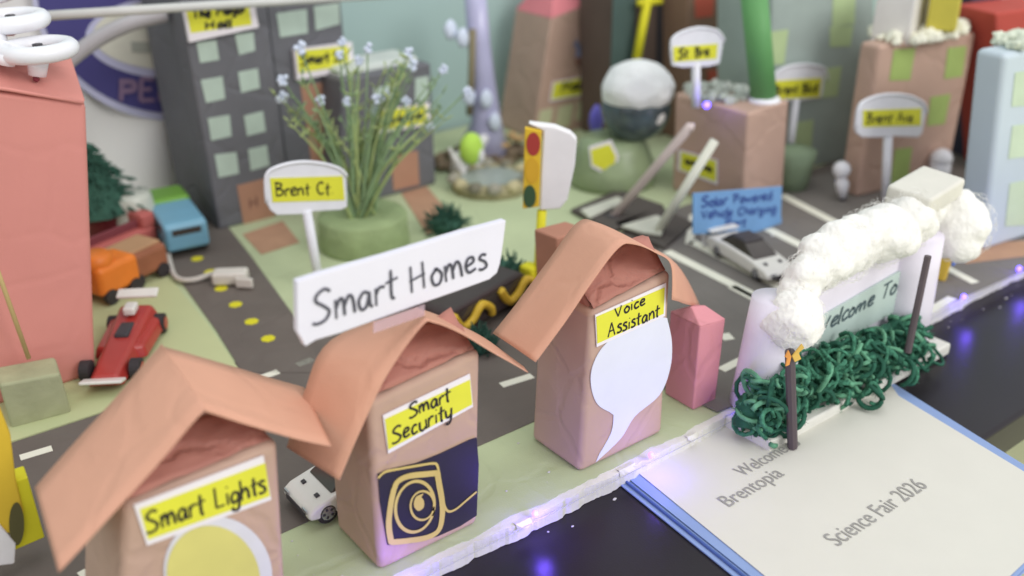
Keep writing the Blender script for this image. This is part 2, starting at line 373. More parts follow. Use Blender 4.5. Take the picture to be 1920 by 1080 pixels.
# third low dark block
T3=building('paper_block','low dark grey paper block with small brown door right of the flower pot','building',(640,392),(818,345),(640,150),(808,118),8,dark,bevel=.3)
quads(T3,'window',[[(778,147),(803,142),(803,188),(778,192)],[(700,165),(745,157),(748,185),(703,194)]],win); quads(T3,'door',[[(733,292),(783,282),(786,346),(738,357)]],door_m)
label_card(T3,[(706,207),(803,192),(806,232),(712,250)],None,[('~~~~',(725,236),(795,224),(722,215))],.3,off=.2,th=.3)
MB().box(((T3['T0']+T3['T1']+T3['n'])/2)[:],(10,5,1.4)).build('roof',M('roof_pale',(196,202,196)),T3['root'],bevel=.5)
# tall pink carton at the left edge
P=building('pink_carton','tall salmon pink paper carton at the left edge under the white drone','building',(-160,812),(181,704),(-160,150),(163,190),15,pinkm,bevel=.5)
T0,T1_,n=P['T0'],P['T1'],P['n']; rz=V((0,0,1))
RB=Pl(T0+n*.5,(T1_-T0).cross(rz)); r0=RB.hit(-160,70); r1=RB.hit(132,95)
r1a=r1+V((-1,0,0)); 
mb=MB(); mb.add([T0,T1_,T1_+n,T0+n,r0,r1,],[(0,1,5,4),(2,3,4,5),(1,2,5),(3,0,4)]); mb.build('gable_top',pinkm,P['root'],bevel=.25,seg=3)
MB().tube([T0+V((0,-.2,0)),(T0+T1_)/2+V((0,-.25,.2)),T1_+V((-.3,-.2,0))],.14).build('fold',pinkm,P['root'],smooth=True)
# mall
Ml=building('mall_carton','leaning brown carton with a pink gable, Mall label and pale windows','building',(998,262),(1112,236),(1034,34),(1158,-14),8,kraft,bevel=.3)
quads(Ml,'window',[[(1012,208),(1037,202),(1031,240),(1006,244)],[(1047,200),(1076,193),(1068,236),(1040,240)],[(1084,190),(1110,184),(1104,222),(1078,226)]],winy)
label_card(Ml,[(1036,154),(1110,140),(1104,177),(1030,190)],None,[('Mall',(1052,174),(1094,166),(1055,155))],.35,off=.1,th=.15)
a,b_,n=Ml['T0'],Ml['T1'],Ml['n']; q=(a+b_)/2+n*.5+V((1,0,5))
MB().add([a,b_,b_+n,a+n,q-V((2.5,0,0)),q+V((3,0,0))],[(0,1,5,4),(2,3,4,5),(1,2,5),(3,0,4)]).build('roof',M('pink_roof',(214,128,134)),Ml['root'],bevel=.25)
def butterfly(name,label,c,s,mats,par=None,pl=None):
    root=thing(name,c,label,'butterfly'); c=V(c)
    MB().blob(c,(.12*s,.12*s,.5*s),2).build('body',blk,root,smooth=True)
    for sg in(-1,1):
        w=[c+V((sg*.05*s,-.1,-.1*s)),c+V((sg*.7*s,-.3*s,.7*s)),c+V((sg*1.0*s,-.3*s,.3*s)),c+V((sg*.6*s,-.2*s,0)),c+V((sg*.8*s,-.3*s,-.5*s)),c+V((sg*.3*s,-.2*s,-.6*s))]
        MB().prism(w,(0,-.08,0)).build('wing',mats[0 if sg<0 else 1],root)
    return root
mu=M('wing_mustard',(206,176,60)); 
butterfly('butterfly','small yellow and blue butterfly stuck on the brown mall wall',Ml['pl'].hit(1090,88,.6),1.9,[M('wing_blue',(120,124,150)),mu])
MB().tube([Ml['pl'].hit(1088,95,.5),Ml['pl'].hit(1083,122,.5)],.35).build('stalk',M('stalk_brown',(110,78,66)),Ml['root'])
# dark brown building behind globe
D=building('dark_carton','narrow dark brown and green block behind the cotton globe','building',(1160,272),(1262,248),(1160,-40),(1262,-60),8,M('dk_brown',(98,82,74)),bevel=.2)
card(D['root'],'green_panel',D['pl'],[(1140,255),(1185,250),(1192,-30),(1150,-30)],M('dk_green',(74,92,88)),.02,.05)
card(D['root'],'black_panel',D['pl'],[(1228,240),(1256,235),(1258,-30),(1232,-30)],M('dk_black',(56,54,58)),.02,.05)
b0_=G(1188,190); 
pp=D['pl']; py=thing('yellow_pencil',pp.hit(1190,118,1.5),'long yellow stick with a crossbar leaning behind the cotton globe','stick')
MB().tube([pp.hit(1190,130,1.5),pp.hit(1216,-10,1.5)],.55).build('shaft',yel,py,smooth=True); MB().tube([pp.hit(1196,6,1.3),pp.hit(1240,2,1.3)],.4).build('crossbar',yel,py,smooth=True)
# building with red windows
B4=building('brown_carton','tall brown carton with red orange windows behind the round street sign','building',(1288,268),(1400,240),(1290,-40),(1395,-60),9,M('umber',(132,106,88)),bevel=.3)
redw=M('red_window',(188,92,74))
quads(B4,'window',[[(1302,-10),(1340,-15),(1336,30),(1304,34)],[(1364,-10),(1390,-12),(1388,26),(1368,28)],[(1358,62),(1388,58),(1384,98),(1360,100)],[(1326,132),(1362,128),(1362,155),(1328,158)]],redw)
# pale blue block with green windows
B5=building('pale_block','wide pale blue grey block with light green windows at the back right','building',(1440,330),(1640,290),(1448,-20),(1640,-70),10,M('paleblue',(158,170,164)),bevel=.3)
quads(B5,'window',[[(1442,60),(1478,55),(1470,120),(1440,122)],[(1562,-10),(1604,-14),(1602,45),(1560,50)],[(1556,50),(1600,48),(1594,86),(1556,88)],[(1540,130),(1578,124),(1570,180),(1536,184)],[(1490,230),(1525,224),(1520,290),(1488,296)]],M('win_lime',(178,196,148)))
# crumbled stones on a roof: uncountable rubble
def rubble(name,c,rx,ry,z,N,r,mat,label=None):
    mb=MB()
    for i in range(N):
        a=random.uniform(0,6.28); k=math.sqrt(random.random()); s_=r*random.uniform(.5,1.2)
        mb.blob((c.x+rx*k*math.cos(a),c.y+ry*k*math.sin(a),z+s_*.5),(s_,s_*random.uniform(.6,1),s_*.7),1,.5,1.5,i)
    return put(mb.build(name,mat),kind='stuff')
stone=M('stone_pale',(196,202,184),.7,.2,.3,60)
foil=M('foil_grey',(172,176,168),.4,.3,.5,60,metal=.3)
# brown block with barrier label
Bm=building('brown_carton','brown carton box with crumpled pale stones and a green tube on top','building',(1390,404),(1467,378),(1403,213),(1480,188),1,kraft,bevel=.3)
def redo(B,u,v,mat,name='wall'):      # depth so that the far left corner is seen in column u at roof height
    P0,P1,T0,T1=B['P0'],B['P1'],B['T0'],B['T1']; nn=-B['pl'].n; lo,hi=1,60
    for _ in range(40):
        m=(lo+hi)/2
        if proj(T0+nn*m)[0]>u: lo=m
        else: hi=m
    n=nn*lo; me=B['wall'].data; o0=ORG[B['root'].name]
    for i,p in enumerate([P0,P1,P1+n,P0+n,T0,T1,T1+n,T0+n]): me.vertices[i].co=(p-o0)*S
    B['n']=n; return lo
dm=redo(Bm,1266,0,kraft); Bm['side']=Pl(Bm['P0'],V((-1,.0,0)) if True else 0)
sd=Pl(Bm['P0'],Bm['n'].cross(Bm['T0']-Bm['P0']))
label_card(Bm,[(1274,280),(1346,300),(1346,346),(1272,318)],None,[('~~~~',(1284,308),(1336,326),(1285,292))],.35,pl=sd,off=.1,th=.15)
tc=(Bm['T0']+Bm['T1']+Bm['n'])/2
rubble('rubble',tc+V((0,1.5,0)),3.2,dm*.38,Bm['T0'].z,90,.75,foil)
gt=thing('green_tube',tc,'long bright green paper tube standing on the brown carton roof','tube')
g0p=Bm['T1']+V((-1.6,1.8,0)); fp=FP(g0p); MB().tube([fp.hit(1432,182),fp.hit(1412,-30)],1.35,24).build('tube_wall',M('tube_green',(96,150,92),.5,.06,.1,20),gt,smooth=True)
MB().lathe(fp.hit(1434,186)-V((0,0,.5)),[(1.6,0),(1.7,.4),(1.4,.8)],20).build('base_ring',white,gt,smooth=True)
# right brown building
B6=building('brown_carton','large brown carton at the right with green windows and pale rubble on top','building',(1606,372),(1778,330),(1650,86),(1832,60),9,kraft,bevel=.5)
redo(B6,1612,0,kraft)
quads(B6,'window',[[(1676,93),(1716,90),(1706,150),(1667,151)],[(1777,90),(1812,86),(1804,143),(1770,148)],[(1745,182),(1782,176),(1771,232),(1738,236)],[(1678,280),(1710,276),(1700,348),(1668,354)]],wing)
tc=(B6['T0']+B6['T1']+B6['n'])/2; tz=max(B6['T0'].z,B6['T1'].z)
rubble('rubble',tc+V((.5,.5,0)),6.5,3.6,min(B6['T0'].z,B6['T1'].z)+.2,110,.95,M('stone_cream',(222,220,202),.7,.1,.3,60))
f6=FP(tc); p_=f6.hit(1690,28)
o=MB().box((p_.x,p_.y,p_.z),(6.2,4,5),.3).build('white_box',M('box_white',(216,212,208)),bevel=.2); put(o,'small white box sitting on the rubble roof at the top right','box')
p_=f6.hit(1772,8); o=MB().box((p_.x,p_.y,p_.z),(3.8,3,5),.5).build('yellow_box',M('box_yellow',(196,184,78)),bevel=.3); put(o,'yellow box on the roof right of the white box','box')
# far right pale blue building
B7=building('blue_carton','pale blue grey carton with light green windows at the right edge','building',(1842,472),(2060,402),(1885,102),(2100,60),6,M('powder',(186,198,206),.6,.04,.2,10),bevel=.6)
redo(B7,1828,0,None)
quads(B7,'window',[[(1903,136),(1960,126),(1955,196),(1896,200)],[(1893,344),(1960,330),(1955,420),(1884,424)],[(1898,236),(1950,228),(1948,290),(1890,298)]],M('win_pale_g',(190,206,180)))
rubble('rubble',(B7['T0']*.7+B7['T1']*.3+B7['n']*.5),3,2.6,B7['T0'].z,60,.8,stone)
B8=building('red_carton','bright red carton peeking out behind the blue carton at top right','building',(1878,330),(2050,300),(1866,25),(2050,0),6,M('red_paper',(178,76,66)),bevel=.3)
B9=building('navy_block','dark navy block between the brown and red cartons at the top','building',(1822,300),(1880,290),(1822,-30),(1880,-40),5,M('navyblock',(66,66,84)),bevel=.2)
butterfly('butterfly','tiny yellow butterfly on the dark block at top right',B9['pl'].hit(1850,42,.5),1.0,[mu,mu])
# pink small carton beside the third house
Pk=building('pink_carton','small pink carton right of the voice assistant house','building',(1300,770),(1342,750),(1313,612),(1361,598),4.5,pinks,bevel=.15)
redo(Pk,1256,0,None)
mb=MB(); a,b_,n=Pk['T0'],Pk['T1'],Pk['n']; mb.add([a,b_,b_+n,a+n,a+n*.5+V((.6,0,.8)),b_+n*.5+V((-.6,0,.7))],[(0,1,5,4),(2,3,4,5),(1,2,5),(3,0,4)]); mb.build('gable_top',pinks,Pk['root'],bevel=.1)

# ------------------------------------------------------------------ the three houses in front
HY=41.3
def house(name,label,ul,ur,el,er,dep,roof_f,roof_b,gh):
    xl=XU(ul,HY);xr=XU(ur,HY); P0=V((xl,HY,0));P1=V((xr,HY,0)); pl=PY(HY)
    zl=pl.hit(*el).z; zr=pl.hit(*er).z; E0=pl.hit(*el);E1=pl.hit(*er)
    root=thing(name,((xl+xr)/2,HY+dep/2,0),label,'house')
    n=V((0,dep,0)); rg=min(zl,zr)+gh
    R0=V((E0.x+.4,HY+dep*.5,rg)); R1=V((E1.x-.4,HY+dep*.5,rg))
    mb=MB()
    vs=[P0,P1,P1+n,P0+n,E0,E1,E1+n,E0+n,R0,R1]
    mb.add(vs,[(3,2,1,0),(0,1,5,4),(1,2,6,5),(2,3,7,6),(3,0,4,7),(4,5,6,7)])
    mb.build('wall',kraft,root,bevel=.45,seg=5)
    i3=V((.35,0,0)); j3=V((0,.45,0)); k3=V((0,0,-.25))
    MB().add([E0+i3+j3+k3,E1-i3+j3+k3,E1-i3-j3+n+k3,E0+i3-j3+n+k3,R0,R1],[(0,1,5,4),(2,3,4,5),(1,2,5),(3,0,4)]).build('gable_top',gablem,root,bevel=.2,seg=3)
    rows=[]
    for a_ in range(9):
        t_=a_/8; rows.append([(E0+i3)*(1-q/10)+(E1-i3)*(q/10)+V((0,.25+t_*dep*.42,t_*gh*.95+.12+.32*noise.noise(V((q*.55+ul,a_*.6,0)))*(.4+t_))) for q in range(11)])
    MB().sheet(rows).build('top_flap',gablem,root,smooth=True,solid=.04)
    # roof: one bent sheet of orange paper between its front and back edge
    f=smooth_line([tuple(PY(y).hit(u,v)) for u,v,y in roof_f],6); b=smooth_line([tuple(PY(y).hit(u,v)) for u,v,y in roof_b],6)
    rows=[[V(p)+(V(q)-V(p))*t for p,q in zip(f,b)] for t in [i/6 for i in range(7)]]
    for i,r_ in enumerate(rows):
        for j,p in enumerate(r_): p+=V((0,0,.12*noise.noise(p*.25+V((ul,0,0)))))
    ro=MB().sheet(rows).build('roof',orange,root,smooth=True,solid=.05)
    return dict(root=root,pl=pl,roof=ro,xl=xl,xr=xr,zl=zl,zr=zr)
f0=HY-.9
H1=house('paper_house','brown carton house labelled Smart Lights with an orange paper roof',222,541,(232,950),(522,826),6,
 [(110,1072,f0),(196,980,f0),(290,875,f0),(378,776,f0),(392,774,f0),(460,796,f0),(540,818,f0),(621,836,f0)],
 [(66,915,f0+6.5),(140,830,f0+6.5),(220,740,f0+6.5),(296,652,f0+6.5),(308,650,f0+6.5),(390,674,f0+6.5),(480,700,f0+6.5),(570,727,f0+6.5)],1.2)
H2=house('paper_house','brown carton house labelled Smart Security with a camera drawing on its front',712,897,(690,756),(903,656),5.2,
 [(636,902,f0),(672,815,f0),(726,700,f0),(790,612,f0),(815,606,f0),(868,628,f0),(930,664,f0),(990,698,f0)],
 [(538,838,f0+5),(570,738,f0+5),(620,640,f0+5),(765,582,f0+5),(790,580,f0+5),(850,603,f0+5),(920,642,f0+5),(982,688,f0+5)],1.7)
H3=house('paper_house','brown carton house labelled Voice Assistant with a white speech bubble',1087,1243,(1110,588),(1260,507),5.2,
 [(1004,679,f0),(1060,604,f0),(1112,526,f0),(1160,464,f0),(1188,458,f0),(1228,474,f0),(1258,496,f0),(1260,562,f0)],
 [(924,626,f0+5.5),(975,560,f0+5.5),(1032,486,f0+5.5),(1082,418,f0+5.5),(1118,416,f0+5.5),(1190,450,f0+5.5),(1268,494,f0+5.5),(1314,578,f0+5.5)],2.0)
fp_=H1['pl']
label_card(H1,[(250,946),(493,853),(508,936),(275,1022)],[(262,955),(497,868),(506,930),(278,1012)],[('Smart Lights',(278,1000),(502,922),(270,962))],.16)
label_card(H2,[(717,778),(880,700),(886,762),(727,850)],[(722,786),(881,712),(885,758),(728,843)],[('Smart',(768,784),(846,750),(765,758)),('Security',(736,832),(850,780),(733,802))],.15)
label_card(H3,[(1115,590),(1248,530),(1246,592),(1118,650)],[(1118,594),(1246,539),(1244,588),(1120,644)],[('Voice',(1154,595),(1212,570),(1153,575)),('Assistant',(1140,632),(1238,592),(1140,607))],.145)
for (c,k) in ((H1,1),(H2,2)): pass
# bulb drawing
def ell(cx,cy,rx,ry,n=40,t=0): return [(cx+rx*math.cos(a)*math.cos(t)-ry*math.sin(a)*math.sin(t),cy+rx*math.cos(a)*math.sin(t)+ry*math.sin(a)*math.cos(t)) for a in [2*math.pi*i/n for i in range(n)]]
o=card(H1['root'],'lamp_picture',fp_,ell(408,1075,101,108,48,-.35),M('bulb_white',(208,206,214),.6,.03,.1,60),.03,.05)
MB().prism([fp_.hit(u,v,.1) for u,v in ell(400,1082,86,98,48,-.35)],fp_.n*.03).build('bulb_glow',M('bulb_yellow',(206,198,118),.6,.05,.1,30),o)
# speech bubble
bub=smooth_line([(1250,596),(1259,640),(1256,690),(1236,740),(1190,780),(1163,822),(1117,866)],5)+smooth_line([(1118,860),(1145,812),(1150,778)],4)[1:]+smooth_line([(1146,774),(1120,758),(1108,725),(1110,688),(1130,650),(1165,624),(1240,594)],5)[1:]
card(H3['root'],'speech_bubble',H3['pl'],bub,M('bubble_white',(214,216,228),.6,.02,.1,60),.03,.04)
# security camera drawing
pl=H2['pl']
o=card(H2['root'],'camera_picture',pl,[(708,888),(735,878),(780,868),(825,850),(880,824),(893,820),(897,870),(893,966),(862,986),(820,1005),(770,1018),(726,1021),(712,940)],M('card_navy',(46,42,56),.5,.08,.1,60),.03,.05)
oc=M('ochre_line',(200,178,104),.6,.05,.05,60)
mb=MB(); k=0
def pen(px,w,closed=False,off=.12):
    global k
    p=smooth_line(px,5); pts=[pl.hit(u,v,off+.004*k) for u,v in p]; mb.ribbon(pts,pl.n,w); k+=1
pen([(739,918),(746,903),(766,893),(800,889),(820,887)],.38); pen([(820,885),(823,905),(829,940),(829,970),(822,995),(800,1008),(765,1014),(733,1017)],.38)
pen([(734,1019),(729,985),(733,945),(740,912)],.38)
pen([(709,897),(722,885),(750,879),(790,872),(812,869),(820,873),(824,895),(829,925),(834,950),(842,959),(856,954),(875,938),(894,922)],.16)
c=ell(778,950,36,48,26,.18); pen(c+[c[0],c[1]],.2)
c=ell(792,948,22,27,22,.1); pen(c+[c[0],c[1]],.14)
c=ell(789,953,14,22,20,.15)
mb.add([pl.hit(u,v,.16) for u,v in smooth_line([(795,925),(780,932),(776,948),(784,958),(794,952),(795,940),(790,932)],4)],[tuple(range(25))])
mb.build('yellow_lines',oc,o)
# ---- smart homes banner standing on house 2's ridge
hb=f0+1.2
ban=thing('banner_sign',PY(hb).hit(760,600),'long white foam sign reading Smart Homes standing on the middle roof','sign')
ps=PY(hb)
op=[(557,528),(600,514),(660,497),(720,480),(800,456),(870,434),(905,425),(949,413),(944,455),(938,494),(932,512),(918,524),(860,545),(780,573),(700,602),(640,624),(592,638),(573,650),(566,636),(558,622)]
MB().prism([ps.hit(u,v,0) for u,v in op],-ps.n*.45).build('board',M('banner_white',(216,214,226),.7,.02,.2,30),ban,bevel=.05)
write(ban,'writing',ps,'Smart Homes',(590,612),(918,500),(586,552),.17,ink2,.05,tr=(912,452))
MB().sheet([[ps.hit(700+i*12,604-i*4.2+j*7,.12+.05*j) for i in range(9)] for j in range(4)]).build('tape',M('clear_tape',(226,206,214),.12,.02,.1,60,spec=.8,trans=.7),ban,solid=.02)
# carton peeking behind house 3
kb=building('brown_carton','small brown carton hidden behind the voice assistant roof','building',(1052,640),(1110,612),(1044,446),(1104,430),2.6,M('kraft_dark',(170,120,100)),bevel=.2)

# ------------------------------------------------------------------ street name signs
def street_sign(label,base,top_px,pts_head,strip_,txt,w,arch,polew=.45,base_blob=False,z0=0):
    P0=G(*base,z0); pl=Pl(P0,V((0,-1,0))); root=thing('street_sign',P0,label,'street sign','white name signs around the model')
    hd=arch
    A=pl.hit(*pts_head[0]); 
    outer=smooth_line(arch,4); MB().prism([pl.hit(u,v) for u,v in outer+pts_head],-pl.n*.35).build('sign_board',white2,root,bevel=.12)
    MB().tube([P0,pl.hit(*top_px,-.15)],[polew,polew]).build('post',white2,root,smooth=True)
    card(root,'name_strip',pl,strip_,lab,.02,.05)
    write(root,'writing',pl,txt[0],txt[1],txt[2],txt[3],w,ink,.1)
    # raised rim on the arch
    MB().tube([pl.hit(u,v,.05) for u,v in outer],.16,6).build('rim',white2,root,smooth=True)
    return root
street_sign('white arched street sign reading Brent Ct. in front of the flower pot',(600,540),(575,395),[(652,388),(640,394),(590,397),(570,402),(520,404),(508,395)],[(506,334),(642,330),(646,375),(511,379)],('Brent Ct.',(517,368),(626,364),(515,344)),.17,[(500,380),(499,330),(520,313),(560,304),(600,306),(636,316),(650,330)])
street_sign('white arched sign reading Brent Ave. before the brown carton at the right',(1660,385),(1665,258),[(1730,250),(1722,258),(1680,256),(1650,258),(1618,258),(1608,250)],[(1618,207),(1727,203),(1726,235),(1618,238)],('Brent Ave.',(1624,232),(1716,228),(1626,213)),.2,[(1605,240),(1612,200),(1630,185),(1665,177),(1705,180),(1732,194),(1737,212)])
street_sign('white arched sign half hidden by the green tube',(1476,330),(1492,185),[(1540,185),(1500,190),(1470,190),(1448,186)],[(1448,152),(1540,146),(1536,182),(1450,186)],('Brent Blvd',(1454,178),(1534,172),(1455,160)),.25,[(1442,165),(1450,142),(1475,126),(1510,121),(1545,128),(1552,150)])
street_sign('small white arched sign in front of the red windowed carton',(1305,200),(1305,120),[(1350,120),(1330,125),(1280,127),(1262,124)],[(1262,88),(1345,82),(1343,110),(1263,116)],('St. Bre.',(1272,110),(1334,104),(1272,92)),.25,[(1259,100),(1262,72),(1285,58),(1315,52),(1345,58),(1358,76)],z0=Bm['T0'].z)
# foam cone under the third sign
c=G(1480,352); o=MB().lathe((c.x,c.y,0),[(1.9,0),(2.4,3),(2.6,4.4),(.4,4.6)],20).build('foam_plug',M('plug_green',(134,152,124)),smooth=True); put(o,'grey green foam plug holding the sign beside the brown carton','foam plug')

# ------------------------------------------------------------------ blue information sign
P0=G(1375,452); ps=Pl(P0,V((0,-1,0)))
bs=thing('blue_sign',P0,'bright blue sign with three lines of handwriting above the parking lot','sign')
card(bs,'board',ps,[(1298,362),(1464,349),(1462,400),(1465,428),(1400,436),(1298,438)],M('sign_blue',(116,160,206),.6,.03,.08,50),0,.15)
bi=M('blue_ink',(62,86,150))
write(bs,'writing',ps,'Solar Powered',(1316,388),(1450,374),(1315,370),.24,bi,.2); write(bs,'writing',ps,'Vehicle Charging',(1316,410),(1456,398),(1316,393),.22,bi,.2); write(bs,'writing',ps,'Port',(1360,428),(1400,424),(1360,412),.22,bi,.2)
for u in (1318,1445): MB().tube([ps.hit(u,430,-.2),G(u+3,462 if u<1400 else 445)],.2).build('post',white2,bs)

# ------------------------------------------------------------------ traffic lights
def tlight(label,base,pole,poly_y,lights,poly_w):
    P0=G(*base); pl=FP(P0); root=thing('traffic_light',P0,label,'traffic light','paper traffic lights')
    n=-pl.n
    MB().tube([P0,pl.hit(*pole)],.42,10).build('pole',yel,root,smooth=True)
    MB().prism([pl.hit(u,v,.4) for u,v in poly_y],n*.6).build('yellow_face',M('tl_yellow',(214,178,52)),root,bevel=.08)
    for nm,px,m in lights: card(root,nm,pl,px,m,.42,.06)
    MB().prism([pl.hit(u,v,.2) for u,v in poly_w],n*1.1).build('white_panel',M('tl_white',(226,224,226)),root,bevel=.15)
    return root
rl=M('tl_red',(160,60,54));gl=M('tl_green',(58,84,58)); al=M('tl_amber',(204,160,48))
tlight('upright traffic light on a yellow stick with red and dark green discs',(1006,560),(1016,395),[(984,240),(1016,246),(1011,388),(980,392)],
 [('red_light',ell(1000,270,13,22,20),rl),('amber_light',ell(998,320,13,24,20),al),('green_light',ell(993,368,12,21,20),gl)],
 [(990,232),(1040,238),(1070,250),(1082,262),(1078,310),(1064,375),(1050,392),(1012,395),(1014,330),(1019,246)])
P0=G(40,1075); 
pl=FP(P0); tl=thing('traffic_light',P0,'close yellow traffic light cut by the left edge of the photo','traffic light','paper traffic lights')
MB().prism([pl.hit(u,v,.0) for u,v in [(-60,860),(-20,760),(0,765),(20,815),(30,900),(45,960),(20,1000),(-60,1010)]],-pl.n*.8).build('yellow_face',M('tl_orange',(214,180,56)),tl,bevel=.1)
MB().prism([pl.hit(u,v,-.2) for u,v in [(22,905),(52,895),(84,1008),(28,1032),(20,960)]],-pl.n*1.4).build('yellow_side',yel,tl,bevel=.08)
card(tl,'green_light',pl,ell(31,982,14,40,24),M('tl_olive',(88,84,52)),.05,.06)
MB().prism([pl.hit(u,v,.2) for u,v in [(-40,950),(0,985),(30,1020),(28,1058),(-40,1066)]],-pl.n*1).build('white_panel',M('tl_white',(226,224,226)),tl,bevel=.1)
MB().prism([pl.hit(u,v,-1.5) for u,v in [(-20,1045),(10,1062),(20,1100),(-20,1100)]],-pl.n*1).build('foot',yel,tl,bevel=.1)

# ------------------------------------------------------------------ foam block with stick, green pot with grass
c0=G(22,806);c1=G(135,776); pb=vpl(c0,c1); n=-pb.n*4.2
fb=thing('foam_block',(c0+c1+n)/2,'pale green foam block with a thin wooden stick at the left edge','foam block')
q0=G(-4,0)
MB().hexa([c0,c1,c1+n,c0+n],[pb.hit(-2,722),pb.hit(113,700),pb.hit(113,700)+n*.7,pb.hit(-2,722)+n*.7]).build('block',M('block_green',(164,166,132),.9,.12,.6,40,fine=False),fb,bevel=.25)
tp=(pb.hit(-2,722)+pb.hit(113,700))/2+n*.35
f_=FP(tp); MB().tube([f_.hit(54,672),f_.hit(0,520),f_.hit(-40,410)],.16,8).build('stick',M('wood_stick',(196,172,118)),fb,smooth=True)

pc=G(705,470); rr=84/ppcm(pc); pc=pc+V((0,rr*.5,0)); fpot=FP(pc); zt=fpot.hit(700,398).z
pot=thing('flower_pot',pc,'green foam cylinder pot with artificial grass and pale blue flowers','plant')
MB().lathe(pc,[(rr*1.0,0),(rr*1.02,.3),(rr*1.0,zt*.5),(rr*1.0,zt-.3),(rr*.95,zt),(rr*.5,zt-.1)],40).build('pot',M('pot_green',(146,162,118),.95,.12,.7,50,fine=False),pot,smooth=True)
gm=M('blade_green',(160,174,116),.7,.25,.1,30); gm2=M('blade_dark',(134,158,118),.7,.25,.1,30)
tips=[(540,175),(560,150),(600,200),(640,110),(665,90),(690,110),(720,105),(745,90),(765,75),(775,95),(800,130),(825,150),(655,150),(620,230),(580,230),(838,170),(790,180),(710,180),(735,140),(680,60),(770,150),(700,215),(530,190),(645,185),(815,200),(752,110)]
ctr=pc+V((0,0,zt-.6))
for mm,nm,sl in((gm,'leaves',0),(gm2,'leaves',1)):
    mb=MB()
    for i in range(20):
        u,v=random.choice(tips); u+=random.uniform(-14,14); v+=random.uniform(-10,60); 
        b=ctr+V((random.uniform(-1.3,1.3),random.uniform(-1,1),0)); T=FP(b+V((0,random.uniform(-2.5,2.5),0))).hit(u,v)
        mid=b+(T-b)*.5+V((-(T.x-b.x)*.12,0,.8)); p=smooth_line([tuple(b),tuple(mid),tuple(T)],5); L=len(p)
        mb.tube([V(q) for q in p],[max(.03,.2*(1-j/L)**.7*random.uniform(.8,1.1)) for j in range(L)],5)
        for q in range(9):
            b1=V(p[random.randrange(L//2,L)]); d1=V((random.uniform(-1,1),random.uniform(-.6,.6),random.uniform(.2,1.2))).normalized(); mb.tube([b1,b1+d1*.45,b1+d1*random.uniform(.7,1.2)],[.03,.1,.02],4)
    mb.build(nm,mm,pot,smooth=True)
fw=M('flower_pale',(206,214,232),.8,.05,.2,60)
for u,v in [(530,150),(528,183),(562,90),(600,188),(636,102),(650,190),(672,113),(705,185),(700,205),(766,100),(772,122),(690,90),(830,130),(805,237),(760,190),(722,180),(875,172),(640,78)]:
    T=FP(ctr+V((0,random.uniform(-1.5,2),0))).hit(u,v); mb=MB(); r_=random.uniform(.34,.56)
    for k_ in range(5):
        a=k_*1.256+random.random(); mb.blob(T+V((math.cos(a)*r_*.8,-.1,math.sin(a)*r_*.8)),(r_*.6,.2,r_*.6),1)
    mb.blob(T,(r_*.4,.3,r_*.4),1); mb.build('flower',fw,pot,smooth=True)
    if v>60: 
        b=ctr+V((random.uniform(-1,1),0,0)); MB().tube([b,b+(T-b)*.5+V((0,0,1)),T],.09,4).build('flower_stem',gm2,pot)

# ------------------------------------------------------------------ cotton globe
gc=G(1180,352)+V((0,3,0)); k_=ppcm(gc); fg=FP(gc)
gb=thing('cotton_globe',gc,'round globe topped with white cotton on a green dome base with yellow tag','globe')
zt=fg.hit(1180,258).z; zc=fg.hit(1193,185); rg=66/ppcm(zc)
MB().lathe(gc,[(78/k_,0),(82/k_,.8),(78/k_,zt*.45),(66/k_,zt*.8),(58/k_,zt),(30/k_,zt+.2)],32).build('base',M('globe_base',(142,156,120),.35,.2,.2,30,spec=.5),gb,smooth=True)
MB().blob(zc-V((0,0,.9)),rg*1.0,4).build('glass_ball',M('globe_dark',(78,90,96),.1,.5,0,40,spec=.7),gb,smooth=True)
MB().blob(zc+V((0,-.2,rg*.3)),(rg*1.04,rg*1.02,rg*.78),5,.07,1.4,3).build('cotton_cap',M('cotton_cap',(240,238,232),.95,.03,.5,60,k=.78),gb,smooth=True)
MB().blob(zc+V((.2,-rg*.6,-1.2)),(rg*.45,rg*.4,rg*.4),4,.12,1.2,5).build('cotton_drip',cotton,gb,smooth=True)
pg=Pl(gc+V((-72/k_*.6,-72/k_*.72,0)),V((-.5,-.8,0)))
o=card(gb,'label',pg,[(1104,275),(1146,262),(1160,292),(1150,335),(1108,312)],labw,0,.1); MB().prism([pg.hit(u,v,.12) for u,v in [(1108,281),(1143,270),(1155,294),(1147,326),(1111,308)]],pg.n*.03).build('yellow_strip',lab,o)
c=FP(G(1120,300)).hit(1118,225); o=MB().blob(c,(1.0,.6,2.0),2,.2).build('blue_crystal',M('crystal_blue',(110,104,196),.3,.3),smooth=True); 
o2=thing('blue_bead',c,'shiny blue violet ornament left of the cotton globe','ornament'); bpy.data.objects.remove(o2); put(o,'shiny blue violet ornament left of the cotton globe','ornament')

